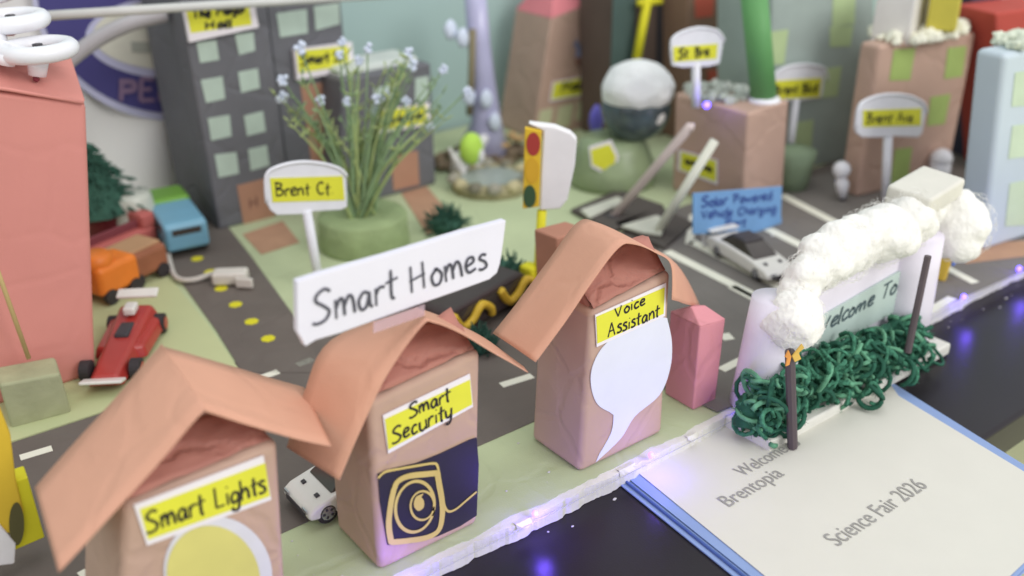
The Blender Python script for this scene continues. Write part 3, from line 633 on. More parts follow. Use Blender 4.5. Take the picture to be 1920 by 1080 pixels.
# ------------------------------------------------------------------ barrier arms and their road tiles
for lb,a,b,r_,m in (('pinkish white straw barrier arm raised at the left of the lot',(1148,412),(1286,247),.48,M('straw_pink',(206,190,186))),('greenish white straw barrier arm raised nearest the blue sign',(1228,446),(1340,264),.46,cream)):
    P0=G(*a); pl=FP(P0); root=thing('barrier_arm',P0,lb,'barrier','raised barrier arms at the parking entrance')
    e=pl.hit(*b); pts=[P0+V((0,0,.2)),e]
    if b[0]<1300: pts+= [pl.hit(1292,238),pl.hit(1300,240)]
    MB().tube(pts,r_,12).build('arm',m,root,smooth=True)
    MB().lathe(P0+V((0,0,.05)),[(.9,0),(.9,.5),(.4,.6)],14).build('socket',blk,root)
mb=[]
for lb,dk,ws in (('flat dark tile with a pale strip under the left barrier arm',[(1070,400),(1160,362),(1245,392),(1150,440)],[[(1088,398),(1158,373),(1172,381),(1105,412)]]),('flat dark tile with a pale strip under the right barrier arm',[(1150,426),(1240,396),(1300,425),(1245,472)],[[(1164,428),(1232,408),(1250,418),(1240,445),(1205,440)]])):
    q=poly(dk,0); root=thing('road_tile',(sum(q,V((0,0,0)))/4),lb,'tile','dark tiles under the barrier arms')
    MB().prism([p+V((0,0,.5)) for p in q],(0,0,-.45)).build('tile_base',M('tile_dark',(84,78,74)),root,bevel=.1)
    for w_ in ws: MB().prism([G(u,v,.55)+V((0,0,.35)) for u,v in w_],(0,0,-.33)).build('pale_strip',M('tile_pale',(196,196,182)),root,bevel=.1)

# ------------------------------------------------------------------ toy vehicles
def toy_car(label,c,ang,L,W,Hh,mb_,cab=None,style='car',group='toy vehicles on the model',roof_m=None,z=0.12,name='toy_car',cat='toy car'):
    root=thing(name,(0,0,0),label,cat,group); root.location=V((c[0],c[1],z))*S; root.rotation_euler=(0,0,ang); ORG[root.name]=V((0,0,0))
    wr=Hh*.26; 
    prof=[(-.5,.28),(-.5,.55),(-.42,.62),(-.2,.66),(.18,.62),(.42,.5),(.5,.38),(.5,.22),(.4,.16),(-.42,.16)] if style!='van' else [(-.5,.2),(-.5,.8),(-.46,.95),(.3,.98),(.42,.62),(.5,.5),(.5,.2)]
    MB().prism([(x*L,-W/2,y*Hh) for x,y in prof],(0,W,0)).build('body',mb_,root,bevel=W*.1,seg=3)
    if style!='van':
        w=W*.4; z0_,z1=Hh*.6,Hh*.98; MB().hexa([(-.34*L,-w,z0_),(.24*L,-w,z0_),(.24*L,w,z0_),(-.34*L,w,z0_)],[(-.2*L,-w*.78,z1),(.02*L,-w*.78,z1),(.02*L,w*.78,z1),(-.2*L,w*.78,z1)]).build('windows',glass,root,bevel=.1)
        MB().hexa([(-.2*L,-w*.8,z1*.97),(.05*L,-w*.8,z1*.97),(.05*L,w*.8,z1*.97),(-.2*L,w*.8,z1*.97)],[(-.18*L,-w*.7,z1+.12),(.03*L,-w*.7,z1+.12),(.03*L,w*.7,z1+.12),(-.18*L,w*.7,z1+.12)]).build('car_roof',roof_m or mb_,root,bevel=.08)
        MB().box((-.47*L,0,Hh*.78),(.1*L,W*.95,.12)).build('spoiler',mb_,root,bevel=.04)
        for x_,y_ in((.34,.24),(.34,-.24)): MB().box((x_*L,y_*W,Hh*.56),(.04*L,.09*W,.1),0,0,.25).build('hood_vent',blk,root)
    else:
        MB().box((-.5*L,0,Hh*.72),(.06,W*.66,Hh*.16)).build('rear_window',glass,root)
        for sy in(-1,1): MB().box((-.05*L,sy*W*.5,Hh*.74),(.66*L,.06,Hh*.2)).build('side_window',glass,root)
    for sy in(-1,1):
        MB().box((.5*L,sy*W*.33,Hh*.4),(.1,W*.16,Hh*.1)).build('headlight',rim,root,bevel=.03)
        for sx in(.31,-.31):
            t_=MB().lathe((sx*L,sy*(W/2-.22),wr),[(wr*.6,-.18),(wr,-.14),(wr,.16),(wr*.7,.22)] if sy>0 else [(wr*.7,-.22),(wr,-.16),(wr,.14),(wr*.6,.18)],20,(0,1,0)).build('wheel',tyre,root,smooth=False)
            r_=MB(); cy=sy*(W/2-.22)+sy*.21
            r_.lathe((sx*L,cy,wr),[(wr*.62,0),(wr*.62,.05*1)],20,(0,sy,0))
            r_.build('rim',rim,t_)
            h_=MB()
            for q in range(5):
                a=q*1.2566; h_.box((sx*L+math.cos(a)*wr*.4,cy+sy*.055,wr+math.sin(a)*wr*.4),(wr*.26,.03,wr*.2),0,0,-a)
            h_.build('rim_hole',blk,t_)
    MB().box((.5*L,0,Hh*.28),(.1,W*.7,Hh*.14)).build('bumper',blk,root,bevel=.04)
    return root
carw=M('car_white',(222,218,212),.3,.03,.02,50,spec=.6)
a=G(572,990); 
cw=toy_car('white toy sports car with green side mark parked between the first two houses',(a.x+3.4,a.y+1.2),math.pi,6.6,3.7,2.9,carw)
MB().blob((-.3,1.85,1.2),(.7,.08,.45),2,.4,2).build('side_mark',M('mark_green',(96,170,96)),cw)
# police style white car on the lot
a=G(1405,500); d=(G(1470,515)-G(1340,440)).normalized()
toy_car('white and black toy car parked on the lot below the blue sign',(a.x,a.y),math.atan2(d.y,d.x),9.5,3.4,2.7,carw,roof_m=blk,z=.2)
# blue and green van
a=G(336,452); d=(G(300,398)-G(352,470)).normalized()
rv=toy_car('light blue toy van with a bright green front on the side road',(a.x,a.y),math.atan2(d.y,d.x),10,4.2,3.8,M('van_blue',(116,166,190),.35,.05,.03,40,spec=.5),style='van',name='toy_van',cat='toy van')
MB().box((3.5,0,2.3),(4.2,4.3,3.6)).build('green_front',M('van_green',(112,160,66),.4,.08,.03,40),rv,bevel=.6,seg=4)
# red racing car
rc=G(247,712); d=(G(292,590)-G(222,720)).normalized(); ra_=math.atan2(d.y,d.x)
r_=thing('toy_race_car',(0,0,0),'red open wheel toy racing car with white wings beside the pink carton','toy car','toy vehicles on the model'); r_.location=V((rc.x+.8,rc.y+3.6,.2))*S; r_.rotation_euler=(0,0,ra_); r_.scale=(.88,.88,.88); ORG[r_.name]=V((0,0,0))
redm=M('race_red',(166,54,48),.3,.08,.03,30,spec=.6)
MB().hexa([(-6.3,-1.7,.5),(6,-2.2,.5),(6,2.2,.5),(-6.3,1.7,.5)],[(-6,-1.0,1.5),(5.4,-1.5,2.7),(5.4,1.5,2.7),(-6,1.0,1.5)]).build('body',redm,r_,bevel=.4,seg=3)
for sy in(-1,1):
    MB().hexa([(-2,sy*1.2,.5),(4.6,sy*1.2,.5),(4.6,sy*2.6,.5),(-1.2,sy*2.4,.5)],[(-1.6,sy*1.1,1.8),(4.3,sy*1.1,2.1),(4.3,sy*2.3,1.7),(-1.0,sy*2.1,1.6)]).build('side_pod',redm,r_,bevel=.25,seg=3)
    for sx in(-4.0,4.6):
        w_=MB().lathe((sx,sy*2.15,.95),[(.7,-.5),(.95,-.42),(.95,.42),(.7,.5)],20,(0,1,0)).build('wheel',tyre,r_); MB().lathe((sx,sy*2.67,.95),[(.6,0),(.6,.04)],16,(0,sy,0)).build('rim',redm,w_)
MB().box((-6.6,0,1.3),(1.3,3.6,.3),0,0,.3).build('front_wing',carw,r_,bevel=.1); MB().box((6.3,0,3.4),(1.2,3.8,.3),0,0,-.3).build('rear_wing',carw,r_,bevel=.1)
MB().box((1,0,2.1),(2.6,1.3,.7)).build('cockpit',blk,r_,bevel=.2); MB().box((3.6,0,3.1),(1.6,1.1,.8)).build('air_intake',carw,r_,bevel=.2)
# yellow and black truck behind the banner, with pine sprigs
a=G(905,600); tr=toy_car('yellow and black striped toy truck behind the Smart Homes sign',(a.x,a.y+1),.25,12,4.6,3.4,M('truck_black',(66,56,56),.4,.1,.05,30),style='van',name='toy_truck',cat='toy truck')
ty=M('truck_yellow',(206,170,54),.45,.08,.05,40)
mb=MB()
for sx in(-1,1):
    mb.tube([V(p) for p in smooth_line([(sx*3-2.6,-2.5,2.9),(sx*3-1.6,-2.55,1.5),(sx*3-.4,-2.6,1.7),(sx*3+.8,-2.6,2.6),(sx*3+1.9,-2.6,1.9),(sx*3+2.2,-2.5,1.2)],5)],.38,6)
mb.build('fender',ty,tr,smooth=True); MB().box((5.6,-1.6,2.4),(1.4,1.5,1.5)).build('lamp_box',yel,tr,bevel=.3)
def pine(label,c,r,h,seed,mat=yarn2,name='pine_sprig',N=260):
    random.seed(seed); root=thing(name,c,label,'plant'); c=V(c); mb=MB()
    for i in range(N):
        a=random.uniform(0,6.28); e=random.uniform(-.1,1.35); q=V((math.cos(a)*math.cos(e)*r,math.sin(a)*math.cos(e)*r,math.sin(e)*h*.8+.3))*random.uniform(.35,1.0); q.z=abs(q.z)
        b=c+q; d=(q+V((random.uniform(-.5,.5),random.uniform(-.5,.5),random.uniform(0,.6)))).normalized()*random.uniform(.4,.9)
        mb.tube([b,b+d],[.14,.05],4)
    mb.blob(c+V((0,0,h*.3)),(r*.7,r*.7,h*.45),2,.4,2,seed); mb.build('needles',mat,root)
    MB().tube([c,c+V((0,0,h*.5))],.2,6).build('stem',M('stem_brown',(110,78,60)),root); return root
pine('dark green pine sprig right of the banner near the yellow stick',G(962,560)+V((0,1,0)),2.6,4.4,3)
pine('dark green bush above the banner near the brown walk',G(838,432),2.3,2.6,4)
pine('dark green shrub between the middle and voice houses',G(918,668)+V((0,1,0)),1.3,2.4,5,N=120)
tpot=thing('potted_tree',G(208,470),'dark green pine tree in a dark red pot right of the pink carton','plant'); c=G(208,470)+V((0,1.5,0))
MB().lathe(c,[(2.0,0),(2.4,3.6),(2.6,4.2)],20).build('pot',M('pot_red',(104,42,46),.4,.1,.1,30),tpot,smooth=True)
mb=MB(); random.seed(9)
for i in range(420):
    t_=random.random(); r1_=5.2*(1-t_)*random.uniform(.4,1); a=random.uniform(0,6.28); b=c+V((math.cos(a)*r1_,math.sin(a)*r1_,4.2+t_*6.5)); mb.tube([b,b+V((math.cos(a)*.8,math.sin(a)*.8,-.1))],[.2,.05],4)
mb.lathe(c+V((0,0,4)),[(3.6,0),(2,3),(.1,6.4)],10); mb.build('needles',yarn2,tpot)
# orange truck & pink tray
def boxcar(label,cpx,sz,ang,mat,name,cat,extra=None,z=.2):
    c=G(*cpx); root=thing(name,(0,0,0),label,cat); root.location=V((c.x,c.y,z))*S; root.rotation_euler=(0,0,ang); ORG[root.name]=V((0,0,0))
    MB().box((0,0,sz[2]*.6),(sz[0],sz[1],sz[2]*.8)).build('body',mat,root,bevel=min(sz)*.18,seg=4)
    for sx in(-.3,.3):
        for sy in(-1,1): MB().lathe((sx*sz[0],sy*sz[1]*.48,.7),[(.7,-.25),(.7,.25)],16,(0,1,0)).build('wheel',tyre,root)
    return root
o=boxcar('bright orange toy tractor with rounded hood beside the pink carton',(212,555),(4.5,3.4,3.6),.4,M('tractor_orange',(222,124,48),.4,.1,.05,30),'toy_tractor','toy tractor'); MB().lathe((-1,0,3),[(1.5,0),(1.5,1.2),(1.1,1.5)],18).build('hood',MC['tractor_orange'],o,smooth=True)
o=boxcar('brown toy wagon behind the orange tractor',(258,525),(5,4,3.2),.4,M('wagon_brown',(146,92,66),.6,.2,.2,30),'toy_wagon','toy wagon'); MB().box((0,0,3.2),(4.2,3,.5)).build('load',M('wagon_load',(176,138,104)),o,bevel=.1)
o=boxcar('dusty red toy truck bed behind the brown wagon',(226,490),(8,2.6,2.6),.35,M('bed_red',(180,98,92),.5,.1,.1,30),'toy_truck','toy truck'); MB().box((0,-.2,2.9),(7.4,.4,1.0)).build('rail',M('rail_maroon',(120,60,66)),o,bevel=.1); MB().box((3.2,0,3.2),(1.6,2.4,1.6)).build('cab',MC['bed_red'],o,bevel=.3)
# milky plastic cup behind
c=G(262,455); o=MB().lathe(c,[(2.1,0),(2.3,2),(2.0,5),(1.8,5.4)],24).build('plastic_cup',M('cup_milky',(190,194,182),.3,.05,0,30,spec=.6),smooth=True); put(o,'milky plastic cup beside the potted tree','cup')
# white cable with plug on the side road
cb=thing('charging_cable',G(400,515),'white cable looping from the van to a small white plug','cable')
pts=[(283,400),(300,425),(313,455),(318,490),(330,520),(360,525),(400,513)]
MB().tube([V(p) for p in smooth_line([tuple(G(u,v,.5)) for u,v in pts],6)],.26,8).build('wire',M('wire_white',(196,190,182)),cb,smooth=True)
c=G(432,518,.8); MB().box(c,(3.2,1.7,1.2),-.6).build('plug',M('plug_white',(206,200,192)),cb,bevel=.3,seg=4)
MB().box(G(458,530,.8)[:],(1.6,.4,.9),-.8).build('prong',M('plug_white',(196,186,174)),cb,bevel=.1)

# ------------------------------------------------------------------ animal group with glassy tree
sc=thing('rock_pond',G(925,378),'round stone edged pond with grey water near the toy dog','pond'); c=G(922,350)
MB().lathe(c+V((0,0,0)),[(4.6,0),(4.4,1.2),(3.8,1.5),(3.6,1.1)],28).build('pond_bowl',M('pond_stone',(160,152,120),.8,.2,.4,30),sc,smooth=True)
MB().lathe(c+V((0,0,1.12)),[(3.7,0),(3.7,.06)],28).build('water',M('pond_water',(150,158,152),.15,.1,.05,20),sc)
for i in range(12):
    a=i*.52; MB().blob(c+V((math.cos(a)*4.3,math.sin(a)*4.3,1.2)),(.9,.7,.7),2,.3,1.5,i).build('stone',M('edge_stone%d'%(i%3),[(180,170,134),(120,116,100),(150,146,132)][i%3]),sc,smooth=True)
c=G(872,335); dg=thing('toy_dog',c,'white toy dog standing with one raised tail beside the pond','toy dog')
me=bpy.data.meshes.new('dog_body')
vs=[(0,0,2.2),(1.4,0,2.3),(2.4,0,3.0),(3.1,0,3.5),(3.7,0,3.4),(-1.1,0,2.3),(-1.8,0,3.1),(-2.2,0,3.9),
 (1.3,-.55,1.2),(1.3,-.6,0.1),(1.3,.55,1.2),(1.3,.6,.1),(-1.0,-.55,1.3),(-1.2,-.6,.1),(-1.0,.55,1.3),(-1.2,.6,.1)]
es=[(0,1),(1,2),(2,3),(3,4),(0,5),(5,6),(6,7),(1,8),(8,9),(1,10),(10,11),(5,12),(12,13),(5,14),(14,15)]
rad=[.85,.85,.6,.7,.38,.75,.28,.16,.42,.26,.42,.26,.45,.26,.45,.26]
me.from_pydata([(x*S*1.15,y*S*1.15,z*S*1.15) for x,y,z in vs],es,[]); ob=bpy.data.objects.new('body',me); col.objects.link(ob); ob.parent=dg; ob.rotation_euler=(0,0,.25)
sk=ob.modifiers.new('sk','SKIN'); 
for i,v_ in enumerate(me.skin_vertices[0].data): v_.radius=(rad[i]*S*1.1,rad[i]*S*1.1); v_.use_root=(i==0)
sk.use_smooth_shade=True; q=ob.modifiers.new('ss','SUBSURF'); q.levels=2; q.render_levels=2; me.materials.append(M('dog_white',(214,212,212),.6,.05,.2,40)); ORG[ob.name]=c
f=FP(c)
MB().blob(f.hit(884,278,1.2),(1.5,1.1,1.9),3,.06).build('vest',M('tennis_lime',(176,212,88),.8,.08,.3,40),dg,smooth=True)
for sy in(-1,1): MB().blob(f.hit(899+sy*3,292,1+sy*.5),(.5,.35,.9),2).build('ear',MC['dog_white'],dg,smooth=True)
rubble('debris',G(905,300),6.5,4.5,.2,120,.75,M('litter_brown',(120,104,84),.8,.5,.4,90))
rubble('debris',G(925,292),4.5,3,1.4,26,.6,M('litter_mix',(190,158,112),.8,.4,.4,90))
vt=G(905,292); f=FP(vt); ct=thing('glass_tree',vt,'tall translucent lilac column flaring at its foot behind the animals','ornament')
MB().tube([vt,f.hit(912,230),f.hit(905,150),f.hit(898,80),f.hit(890,-20)],[3.6,1.9,1.5,1.35,1.3],20).build('trunk',M('lilac_glass',(176,174,204),.25,.12,.1,15,spec=.7),ct,smooth=True)
MB().tube([f.hit(880,215,1.8),f.hit(884,140,1.6),f.hit(886,55,1.6)],.4,8).build('vine',M('vine_olive',(132,122,96)),ct,smooth=True)
for u,v in [(880,180),(912,185),(845,55),(928,228),(868,70)]: MB().blob(f.hit(u,v,2),(.9,.4,1.2),2,.3).build('petal',fw,ct,smooth=True)

# ------------------------------------------------------------------ small white figure standing on lot
c=G(1580,378); f=FP(c); fgp=thing('toy_figure',c,'small white round headed figure standing on the parking lot','toy figure')
MB().tube([c,f.hit(1580,362)],.35).build('foot',blk,fgp); MB().tube([f.hit(1580,370),f.hit(1579,345),f.hit(1576,332)],[.4,.75,.5],14).build('body',white,fgp,smooth=True); MB().blob(f.hit(1578,318),.95,3).build('head',white,fgp,smooth=True)
c=G(1760,345); f=FP(c); o=MB().tube([f.hit(1762,340),f.hit(1764,300)],[1.0,1.15],14).blob(f.hit(1765,298),1.2,3).build('white_post',white,smooth=True); put(o,'short white rounded post at the foot of the right brown carton','post')

# ------------------------------------------------------------------ welcome gate
gy=G(1440,800).y+1.0
gy=39.3
gp=PY(gy); gate=thing('welcome_gate',(XU(1560,gy),gy,0),'white foam welcome gate with cotton clouds and pale green name plates','gate')
cl=M('gate_white',(224,218,230),.6,.03,.15,30)
MB().box((XU(1560,gy),gy-.5,-.65),(XU(1715,gy)-XU(1392,gy)+1,5.5,1.0)).build('base_plate',foam,gate,bevel=.15)
# arch panel
MB().prism([gp.hit(u,v) for u,v in [(1478,790),(1500,560),(1528,520),(1600,455),(1660,420),(1712,425),(1722,470),(1712,640),(1640,700)]],(0,1.0,0)).build('arch_panel',cl,gate,bevel=.2)
# towers (rolled paper)
for u0,v0,u1,v1,r0_,r1_ in ((1432,770,1462,560,2.3,1.75),(1690,625,1722,440,2.2,2.1)):
    b=V((XU(u0,gy),gy+.2,0)); t_=gp.hit(u1,v1); t_.y=gy+.2; MB().tube([b,b+(t_-b)*.35,b+(t_-b)*.7,t_],[r0_,(r0_*2+r1_)/3,(r0_+2*r1_)/3,r1_],28).build('tower',cl,gate,smooth=True)
plate=M('plate_teal',(184,200,194),.5,.04,.08,40)
card(gate,'name_plate',gp,[(1524,600),(1688,505),(1680,580),(1516,668)],plate,.02,.2); card(gate,'name_plate',gp,[(1506,690),(1660,612),(1652,690),(1498,770)],plate,.02,.2)
pi=M('plate_ink',(84,100,104)); 
write(gate,'writing',gp,'Welcome To',(1530,628),(1680,548),(1538,598),.22,pi,.26); write(gate,'writing',gp,'Brentopia',(1512,728),(1650,655),(1520,698),.24,pi,.26)
def puff(u,v,r,yo=0,sd=0,ry=.8): 
    if yo>=.2: v+=10; r*=1.22; yo-=.5
    c=gp.hit(u,v); c.y+=yo; k=r/ppcm(c)
    CL.append((c,k,ry,sd))
CL=[]
def fuse(name,lst):
    mb=MB(); random.seed(len(lst))
    for c,k,ry,sd in lst:
        g=.97 if len(lst)==1 else .86; mb.blob(c,(k*g,k*ry*g,k*g*.96),4,.08,.9,sd)
        for i in range(8):
            d=V((random.gauss(0,1),random.gauss(0,1),random.gauss(0,1))).normalized(); r_=k*random.uniform(.36,.56)
            mb.blob(c+V((d.x*k*.56,d.y*k*ry*.56,d.z*k*.54)),(r_*1.2,r_,r_),2,.2,1,i)
    o=mb.build(name,cotton,gate,smooth=True)
    q=o.modifiers.new('r','REMESH'); q.mode='VOXEL'; q.voxel_size=.0011; q.use_smooth_shade=True
    q=o.modifiers.new('sm','SMOOTH'); q.iterations=14; q.factor=.6
    for sz,st in ((.014,.003),(.003,.0014)):
        t_=bpy.data.textures.new('c','CLOUDS'); t_.noise_scale=sz; t_.noise_depth=3; q=o.modifiers.new('d','DISPLACE'); q.texture=t_; q.strength=st; q.mid_level=.5; q.texture_coords='LOCAL'
    mb=MB()
    for c,k,ry,sd in lst:
        for i in range(int(150*k)):
            d=V((random.gauss(0,1),random.gauss(0,1),random.gauss(0,1))).normalized(); t_=d.cross(V((random.gauss(0,1),random.gauss(0,1),random.gauss(0,1)))).normalized()
            b=c+V((d.x*k,d.y*k*ry,d.z*k*.95))*random.uniform(.94,1.03); L=random.uniform(.3,.8); mb.tube([b,b+t_*L*.5+d*L*.18,b+t_*L],[.014,.014,.008],3)
    mb.build('cotton_fibres',cotton,o)
    return o
puff(1464,590,64,-1.2,1); puff(1510,505,42,.3,2); puff(1578,462,52,.3,3); puff(1550,490,38,.8,8); puff(1652,425,56,.3,4); puff(1615,440,48,.6,9); puff(1705,396,46,.3,7); puff(1690,420,40,.2,11); puff(1540,478,46,.3,12); puff(1490,530,34,.2,13)
puff(1784,420,70,-.8,5); puff(1735,395,36,.8,6); puff(1755,380,34,0,10)
fuse('cotton_ball',[CL[0]]); fuse('cotton_cloud',[q for i,q in enumerate(CL) if i not in(0,) and q[0].x<CL[6][0].x+1.5]); fuse('cotton_ball',[q for q in CL[1:] if q[0].x>=CL[6][0].x+1.5])
b=gp.hit(1745,362); MB().box((b.x,b.y+.5,b.z),(6.3,3.6,1.7),.15,.1).build('foam_cap',M('cap_white',(208,205,195),.8,.03,.4,40),gate,bevel=.3)
pfr=PY(gy-4.0)
for lb,bu,bv,tu,tv in (('black lamp post stick in front of the left gate cotton ball',1486,838,1481,658),('black lamp post stick at the right end of the gate',1702,660,1740,480)):
    A=pfr.hit(bu,bv);B=pfr.hit(tu,tv); 
    MB().tube([A,B],[.36,.33] if bu<1600 else [.28,.26],8).build('post',M('post_brown',(88,78,82),.6),gate)
butterfly('butterfly','tiny orange and gold butterfly on top of the black gate post',pfr.hit(1481,664,.3),.95,[M('wing_orange',(206,140,70)),M('wing_gold',(204,168,84))])
# yarn bush
yb=thing('yarn_bush',(XU(1560,gy-2),gy-2,0),'curly dark green yarn hedge along the foot of the gate','hedge'); random.seed(21)
for mi,mm in enumerate((yarn,M('yarn_dark',(40,88,70),.85,.3,.6,120),M('yarn_light',(96,150,120),.85,.3,.6,120))):
    mb=MB()
    for i in range([210,160,90][mi]):
        s_=random.random(); u=1405+s_*300; c=V((XU(u,gy-1.6),gy-1.6+random.uniform(-1.6,.8),0)); hh=2.2+1.6*math.sin(math.pi*min(1,max(0,s_*.9+.25)))
        c.z=random.uniform(.0,hh) 
        if abs(u-1484)<26: c.y+=.9
        if random.random()<.12 and u>1530: c.y-=1.0; c.z=random.uniform(0,.6)
        pts=[]; a=random.uniform(0,6.28); el=random.uniform(-1,1); R_=random.uniform(.45,1.1); ax=V((random.uniform(-1,1),random.uniform(-1,1),random.uniform(-1,1))).normalized(); p1=ax.cross(V((0,0,1))).normalized(); p2=ax.cross(p1)
        tt=random.uniform(3,6)
        for j in range(11):
            th=a+tt*j/10; pts.append(c+(p1*math.cos(th)+p2*math.sin(th))*R_+ax*(j*.07))
        mb.tube(pts,random.uniform(.12,.2),6)
        for q in range(26):
            p_=pts[random.randrange(11)]+V((random.uniform(-.1,.1),random.uniform(-.1,.1),random.uniform(-.1,.1))); d_=V((random.gauss(0,1),random.gauss(0,1),random.gauss(0,1))).normalized()
            mb.tube([p_,p_+d_*random.uniform(.22,.42)],[.022,.012],3)
    mb.build('yarn_curls',mm,yb,smooth=True)
mb=MB()
for i in range(12): 
    u=1415+i*26; c=V((XU(u,gy-1.5),gy-1.3,1.3)); mb.blob(c,(1.5,1.1,1.5),2,.5,1.6,i)
mb.build('yarn_core',MC['yarn_dark'],yb,smooth=True)

# ------------------------------------------------------------------ folder and paper on the table
fz=TZ+.05
A=G(1140,886,fz);B=G(1683,733,fz); 
dX=V((1,0,0)); fx0=A.x-.1; fx1=B.x+.4; fy1=min(A.y,B.y); dsl=(G(1400,1095,fz)-A); 
fo=thing('folder',((fx0+fx1)/2,20,fz),'light blue report folder lying on the black table','folder')
def quadpx(px,z): return [G(u,v,z) for u,v in px]
fblue=M('folder_blue',(134,156,198),.45,.04,.08,30)
MB().prism([G(u,v,fz+.1) for u,v in [(1138,888),(1674,718),(1955,893),(2056,960),(1900,1090),(1600,1262),(1400,1100)]],(0,0,-.09)).build('back_cover',fblue,fo)
MB().prism([G(u,v,fz+.22) for u,v in [(1152,876),(1240,800),(1679,728),(1694,738),(1940,888),(2040,953),(1893,1092),(1610,1250),(1432,1100)]],(0,0,-.08)).build('front_cover',fblue,fo,bevel=.02)
MB().tube([G(1150,884,fz+.2),G(1424,1103,fz+.2)],.1,6).build('spine_line',M('folder_line',(74,98,156)),fo)
pz=fz+.3
pa=thing('paper_sheet',G(1500,950,pz),'white printed sheet reading Welcome to Brentopia, Science Fair 2026','paper')
pap=[(1172,866),(1260,800),(1658,705),(1685,742),(1930,890),(2030,950),(1885,1088),(1640,1246),(1462,1102)]
sh=quadpx(pap,pz); MB().prism(sh,(0,0,-.05)).build('sheet',M('printer_paper',(206,204,194),.7,.015,.08,30),pa)
pk=M('print_ink',(150,148,144),.8,.05,0,60)
A=G(1395,893,pz+.05); B=G(1515,838,pz+.05); B.y=A.y; printed('printed_text','Welcome to',A,B,1.55,pk,pa)
A=G(1368,950,pz+.05); B=G(1478,893,pz+.05); B.y=A.y; printed('printed_text','Brentopia',A,B,1.65,pk,pa)
A=G(1572,1024,pz+.05); B=G(1742,912,pz+.05); B.y=A.y; printed('printed_text','Science Fair 2026',A,B,1.75,pk,pa)

# ------------------------------------------------------------------ fairy lights along the front edge
fa=thing('fairy_lights',(XU(1003,39.6),39.6,-.5),'string of tiny violet blue lights along the torn front edge','string lights')
ledm=M('led_glow',(150,140,255),.3,0,0,60,emit=((96,70,255),6))
spots=[(745,1075),(1003,952),(1222,822),(1388,752),(1812,531),(1912,498)]
LP=[]
for u,v in spots:
    y=YE-.5; p=PY(y).hit(u,v); p.z=max(-.9,min(.4,p.z)); LP.append(p)
    MB().blob(p,(.22,.22,.28),2).build('bulb',ledm,fa,smooth=True)
p=G(1325,197,Bm['T0'].z+.6); LP.append(p); MB().blob(p,.35,2).build('bulb',ledm,fa,smooth=True)
MB().tube([V(q) for q in smooth_line([(LP[0].x-20,YE-.6,-.8)]+[tuple(q+V((0,-.15,-.45))) for q in LP[:6]]+[(LP[5].x+12,YE-.5,-.7)],8)],.03,5).build('wire',M('wire_clear',(180,180,190),.2),fa,smooth=True)
for i,p in enumerate(LP):
    L=bpy.data.lights.new('led','POINT'); L.color=(.16,.08,1); L.energy=.022 if i<6 else .01; L.shadow_soft_size=.004
    if i in(0,1): L.energy=.055
    o=bpy.data.objects.new('led_light',L); col.objects.link(o); o.location=(p+V((0,-.9,.35)))*S; o.parent=None

# ------------------------------------------------------------------ drone, rod, hoop, banner
tcn=(r0*.0+r1); 
fd=PY(P['T1'].y+2); c=fd.hit(48,70)
dr=thing('drone',c,'white toy drone with round propeller guards resting on the pink carton','drone')
def ringpx(u,v,rx,yy=0):
    c=fd.hit(u,v); c.y+=yy; R_=rx/ppcm(c); mb=MB()
    pts=[c+V((math.cos(a)*R_,math.sin(a)*R_,0)) for a in [i*math.pi/16 for i in range(33)]]; mb.tube(pts,.62,12,False); o=mb.build('guard',white,dr,smooth=True)
    MB().prism([c+V((-R_*.95,-.2,0)),c+V((0,-.35,.1)),c+V((R_*.95,.1,0)),c+V((0,.4,.1))],(0,0,.12)).build('propeller',blk,dr); 
    MB().tube([c-V((0,0,.8)),c+V((0,0,.4))],.35,12).build('motor',blk,dr,smooth=True); return c,R_
ca,ra1=ringpx(72,93,56); cb_,_=ringpx(48,54,54,4); ringpx(10,20,54,9); ringpx(-40,92,50,3); ringpx(70,6,48,9)
c=fd.hit(0,62); c.y+=3; c.x-=2.5; MB().blob(c,(2.6,2.2,1.3),3,.05).build('body',white,dr,smooth=True)
for e in(ca,cb_): MB().tube([c,e-V((0,0,.6))],.5,8).build('arm',white,dr,smooth=True)
for u in(72,12): 
    a=fd.hit(u,108 if u>50 else 102,.3);b=fd.hit(u-2,142 if u>50 else 122,.3); MB().tube([a,b],[.75,.6],12).build('leg',white,dr,smooth=True)
MB().blob(fd.hit(68,148,.4),.25,1).build('tip_light',M('tip_red',(120,50,60)),dr)
yr=G(412,432).y-3; pr=PY(yr)
o=MB().tube([pr.hit(20,34),pr.hit(400,10),pr.hit(760,-12)],.42,10).build('white_rod',M('rod_white',(196,196,192)),smooth=True); put(o,'thin white rod stretched across the top of the towers','rod')
pr=PY(yr+6); pts=[(112,128),(150,96),(195,66),(250,42),(310,27)]
o=MB().tube([V(q) for q in smooth_line([tuple(pr.hit(u,v)) for u,v in pts],6)],.75,10).build('grey_hoop',M('hoop_grey',(168,164,166)),smooth=True); put(o,'curved pale grey hoop rising from the drone towards the tower','hoop')
pb=PY(YW-1.2)
bn=thing('cloth_banner',pb.hit(250,380),'white cloth banner with a navy ring emblem behind the left tower','banner')
rows=[]
for v in range(-60,430,14):
    rows.append([pb.hit(u,v)+V((0,.7*math.sin(u*.035+v*.004)-.6,0)) for u in range(-60,420,12)])
MB().sheet(rows).build('cloth',M('banner_cloth',(226,224,222),.85,.04,.2,6),bn,smooth=True,solid=.08)
pn=PY(YW-2.7)
def ringprism(cx,cy,rx,ry,name,mat,off,par,th=.05):
    return MB().prism([pn.hit(u,v,off) for u,v in ell(cx,cy,rx,ry,64)],pn.n*th).build(name,mat,par)
lil=M('ring_lilac',(180,180,206))
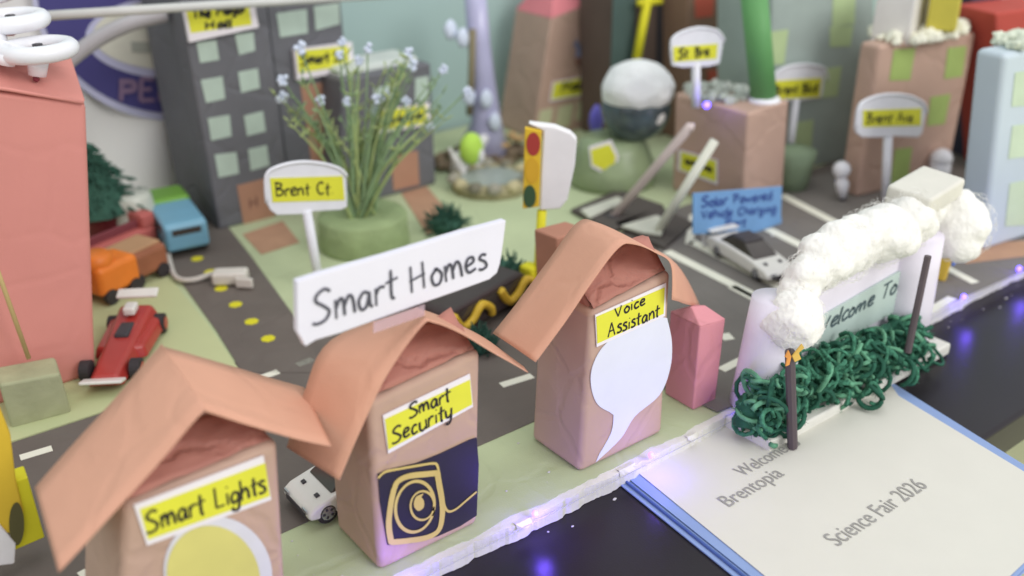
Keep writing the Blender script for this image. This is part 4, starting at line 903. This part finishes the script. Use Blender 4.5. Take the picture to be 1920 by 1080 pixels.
ringprism(322,-36,264,262,'ring_border',lil,0,bn); ringprism(322,-38,254,250,'navy_disc',navy,.1,bn); ringprism(330,70,170,78,'inner_border',lil,.2,bn); ringprism(332,66,158,66,'cream_disc',M('disc_cream',(204,202,188)),.3,bn)
pn2=M('print_mauve',(126,104,130),.8,.1,0)
write(bn,'lettering',pn,'PEL',(222,188),(330,190),(222,148),.6,pn2,.45)
card(bn,'emblem_bar',pn,[(245,78),(315,80),(313,100),(247,98)],M('bar_grey',(160,162,152)),.4,.05)
# small yellow/blue figure right of the gate
c=G(1765,525); f=FP(c); o=thing('toy_figure',c,'small mustard and blue toy by the right cotton ball','toy figure'); MB().box((c+V((0,0,1.4)))[:],(1.2,1,2.6),.4,.1).build('body',mu,o,bevel=.2); MB().box((c+V((1.6,.3,1.8)))[:],(1.4,1,1.4),.3).build('pack',M('pack_blue',(86,124,190)),o,bevel=.2)

# ------------------------------------------------------------------ light, world, camera
w=bpy.data.worlds.new('World'); scene.world=w; w.use_nodes=True; bg=w.node_tree.nodes['Background']; bg.inputs['Color'].default_value=(.96,.97,1,1); bg.inputs['Strength'].default_value=.9
def area(loc,tgt,size,e,colr=(1,1,1)):
    L=bpy.data.lights.new('lamp','AREA'); L.size=size; L.energy=e; L.color=colr; o=bpy.data.objects.new('unseen_area_lamp',L); col.objects.link(o); o.location=V(loc)*S  # unseen area lights, added out of view to light the model
    o.rotation_euler=(V(tgt)-V(loc)).to_track_quat('-Z','Y').to_euler(); return o
area((130,-300,250),(60,80,0),1.9,78,(1,.985,.96))
area((40,50,220),(60,80,0),1.3,6,(.96,.98,1))
cam=bpy.data.cameras.new('cam'); co=bpy.data.objects.new('camera',cam); col.objects.link(co); scene.camera=co
m=Matrix((Xc,Yc,Zc)).to_4x4(); m.translation=CAM*S; co.matrix_world=m
cam.sensor_width=36; cam.lens=F/1920*36; cam.clip_start=.01; cam.clip_end=50
fcs=-(R.transposed()@(V((38,41,5))-CAM)).z*S
cam.dof.use_dof=True; cam.dof.focus_distance=fcs; cam.dof.aperture_fstop=3.9
vs_=scene.view_settings; vs_.view_transform='Standard'; vs_.look='None'; vs_.exposure=.06; vs_.gamma=1; vs_.use_curve_mapping=False
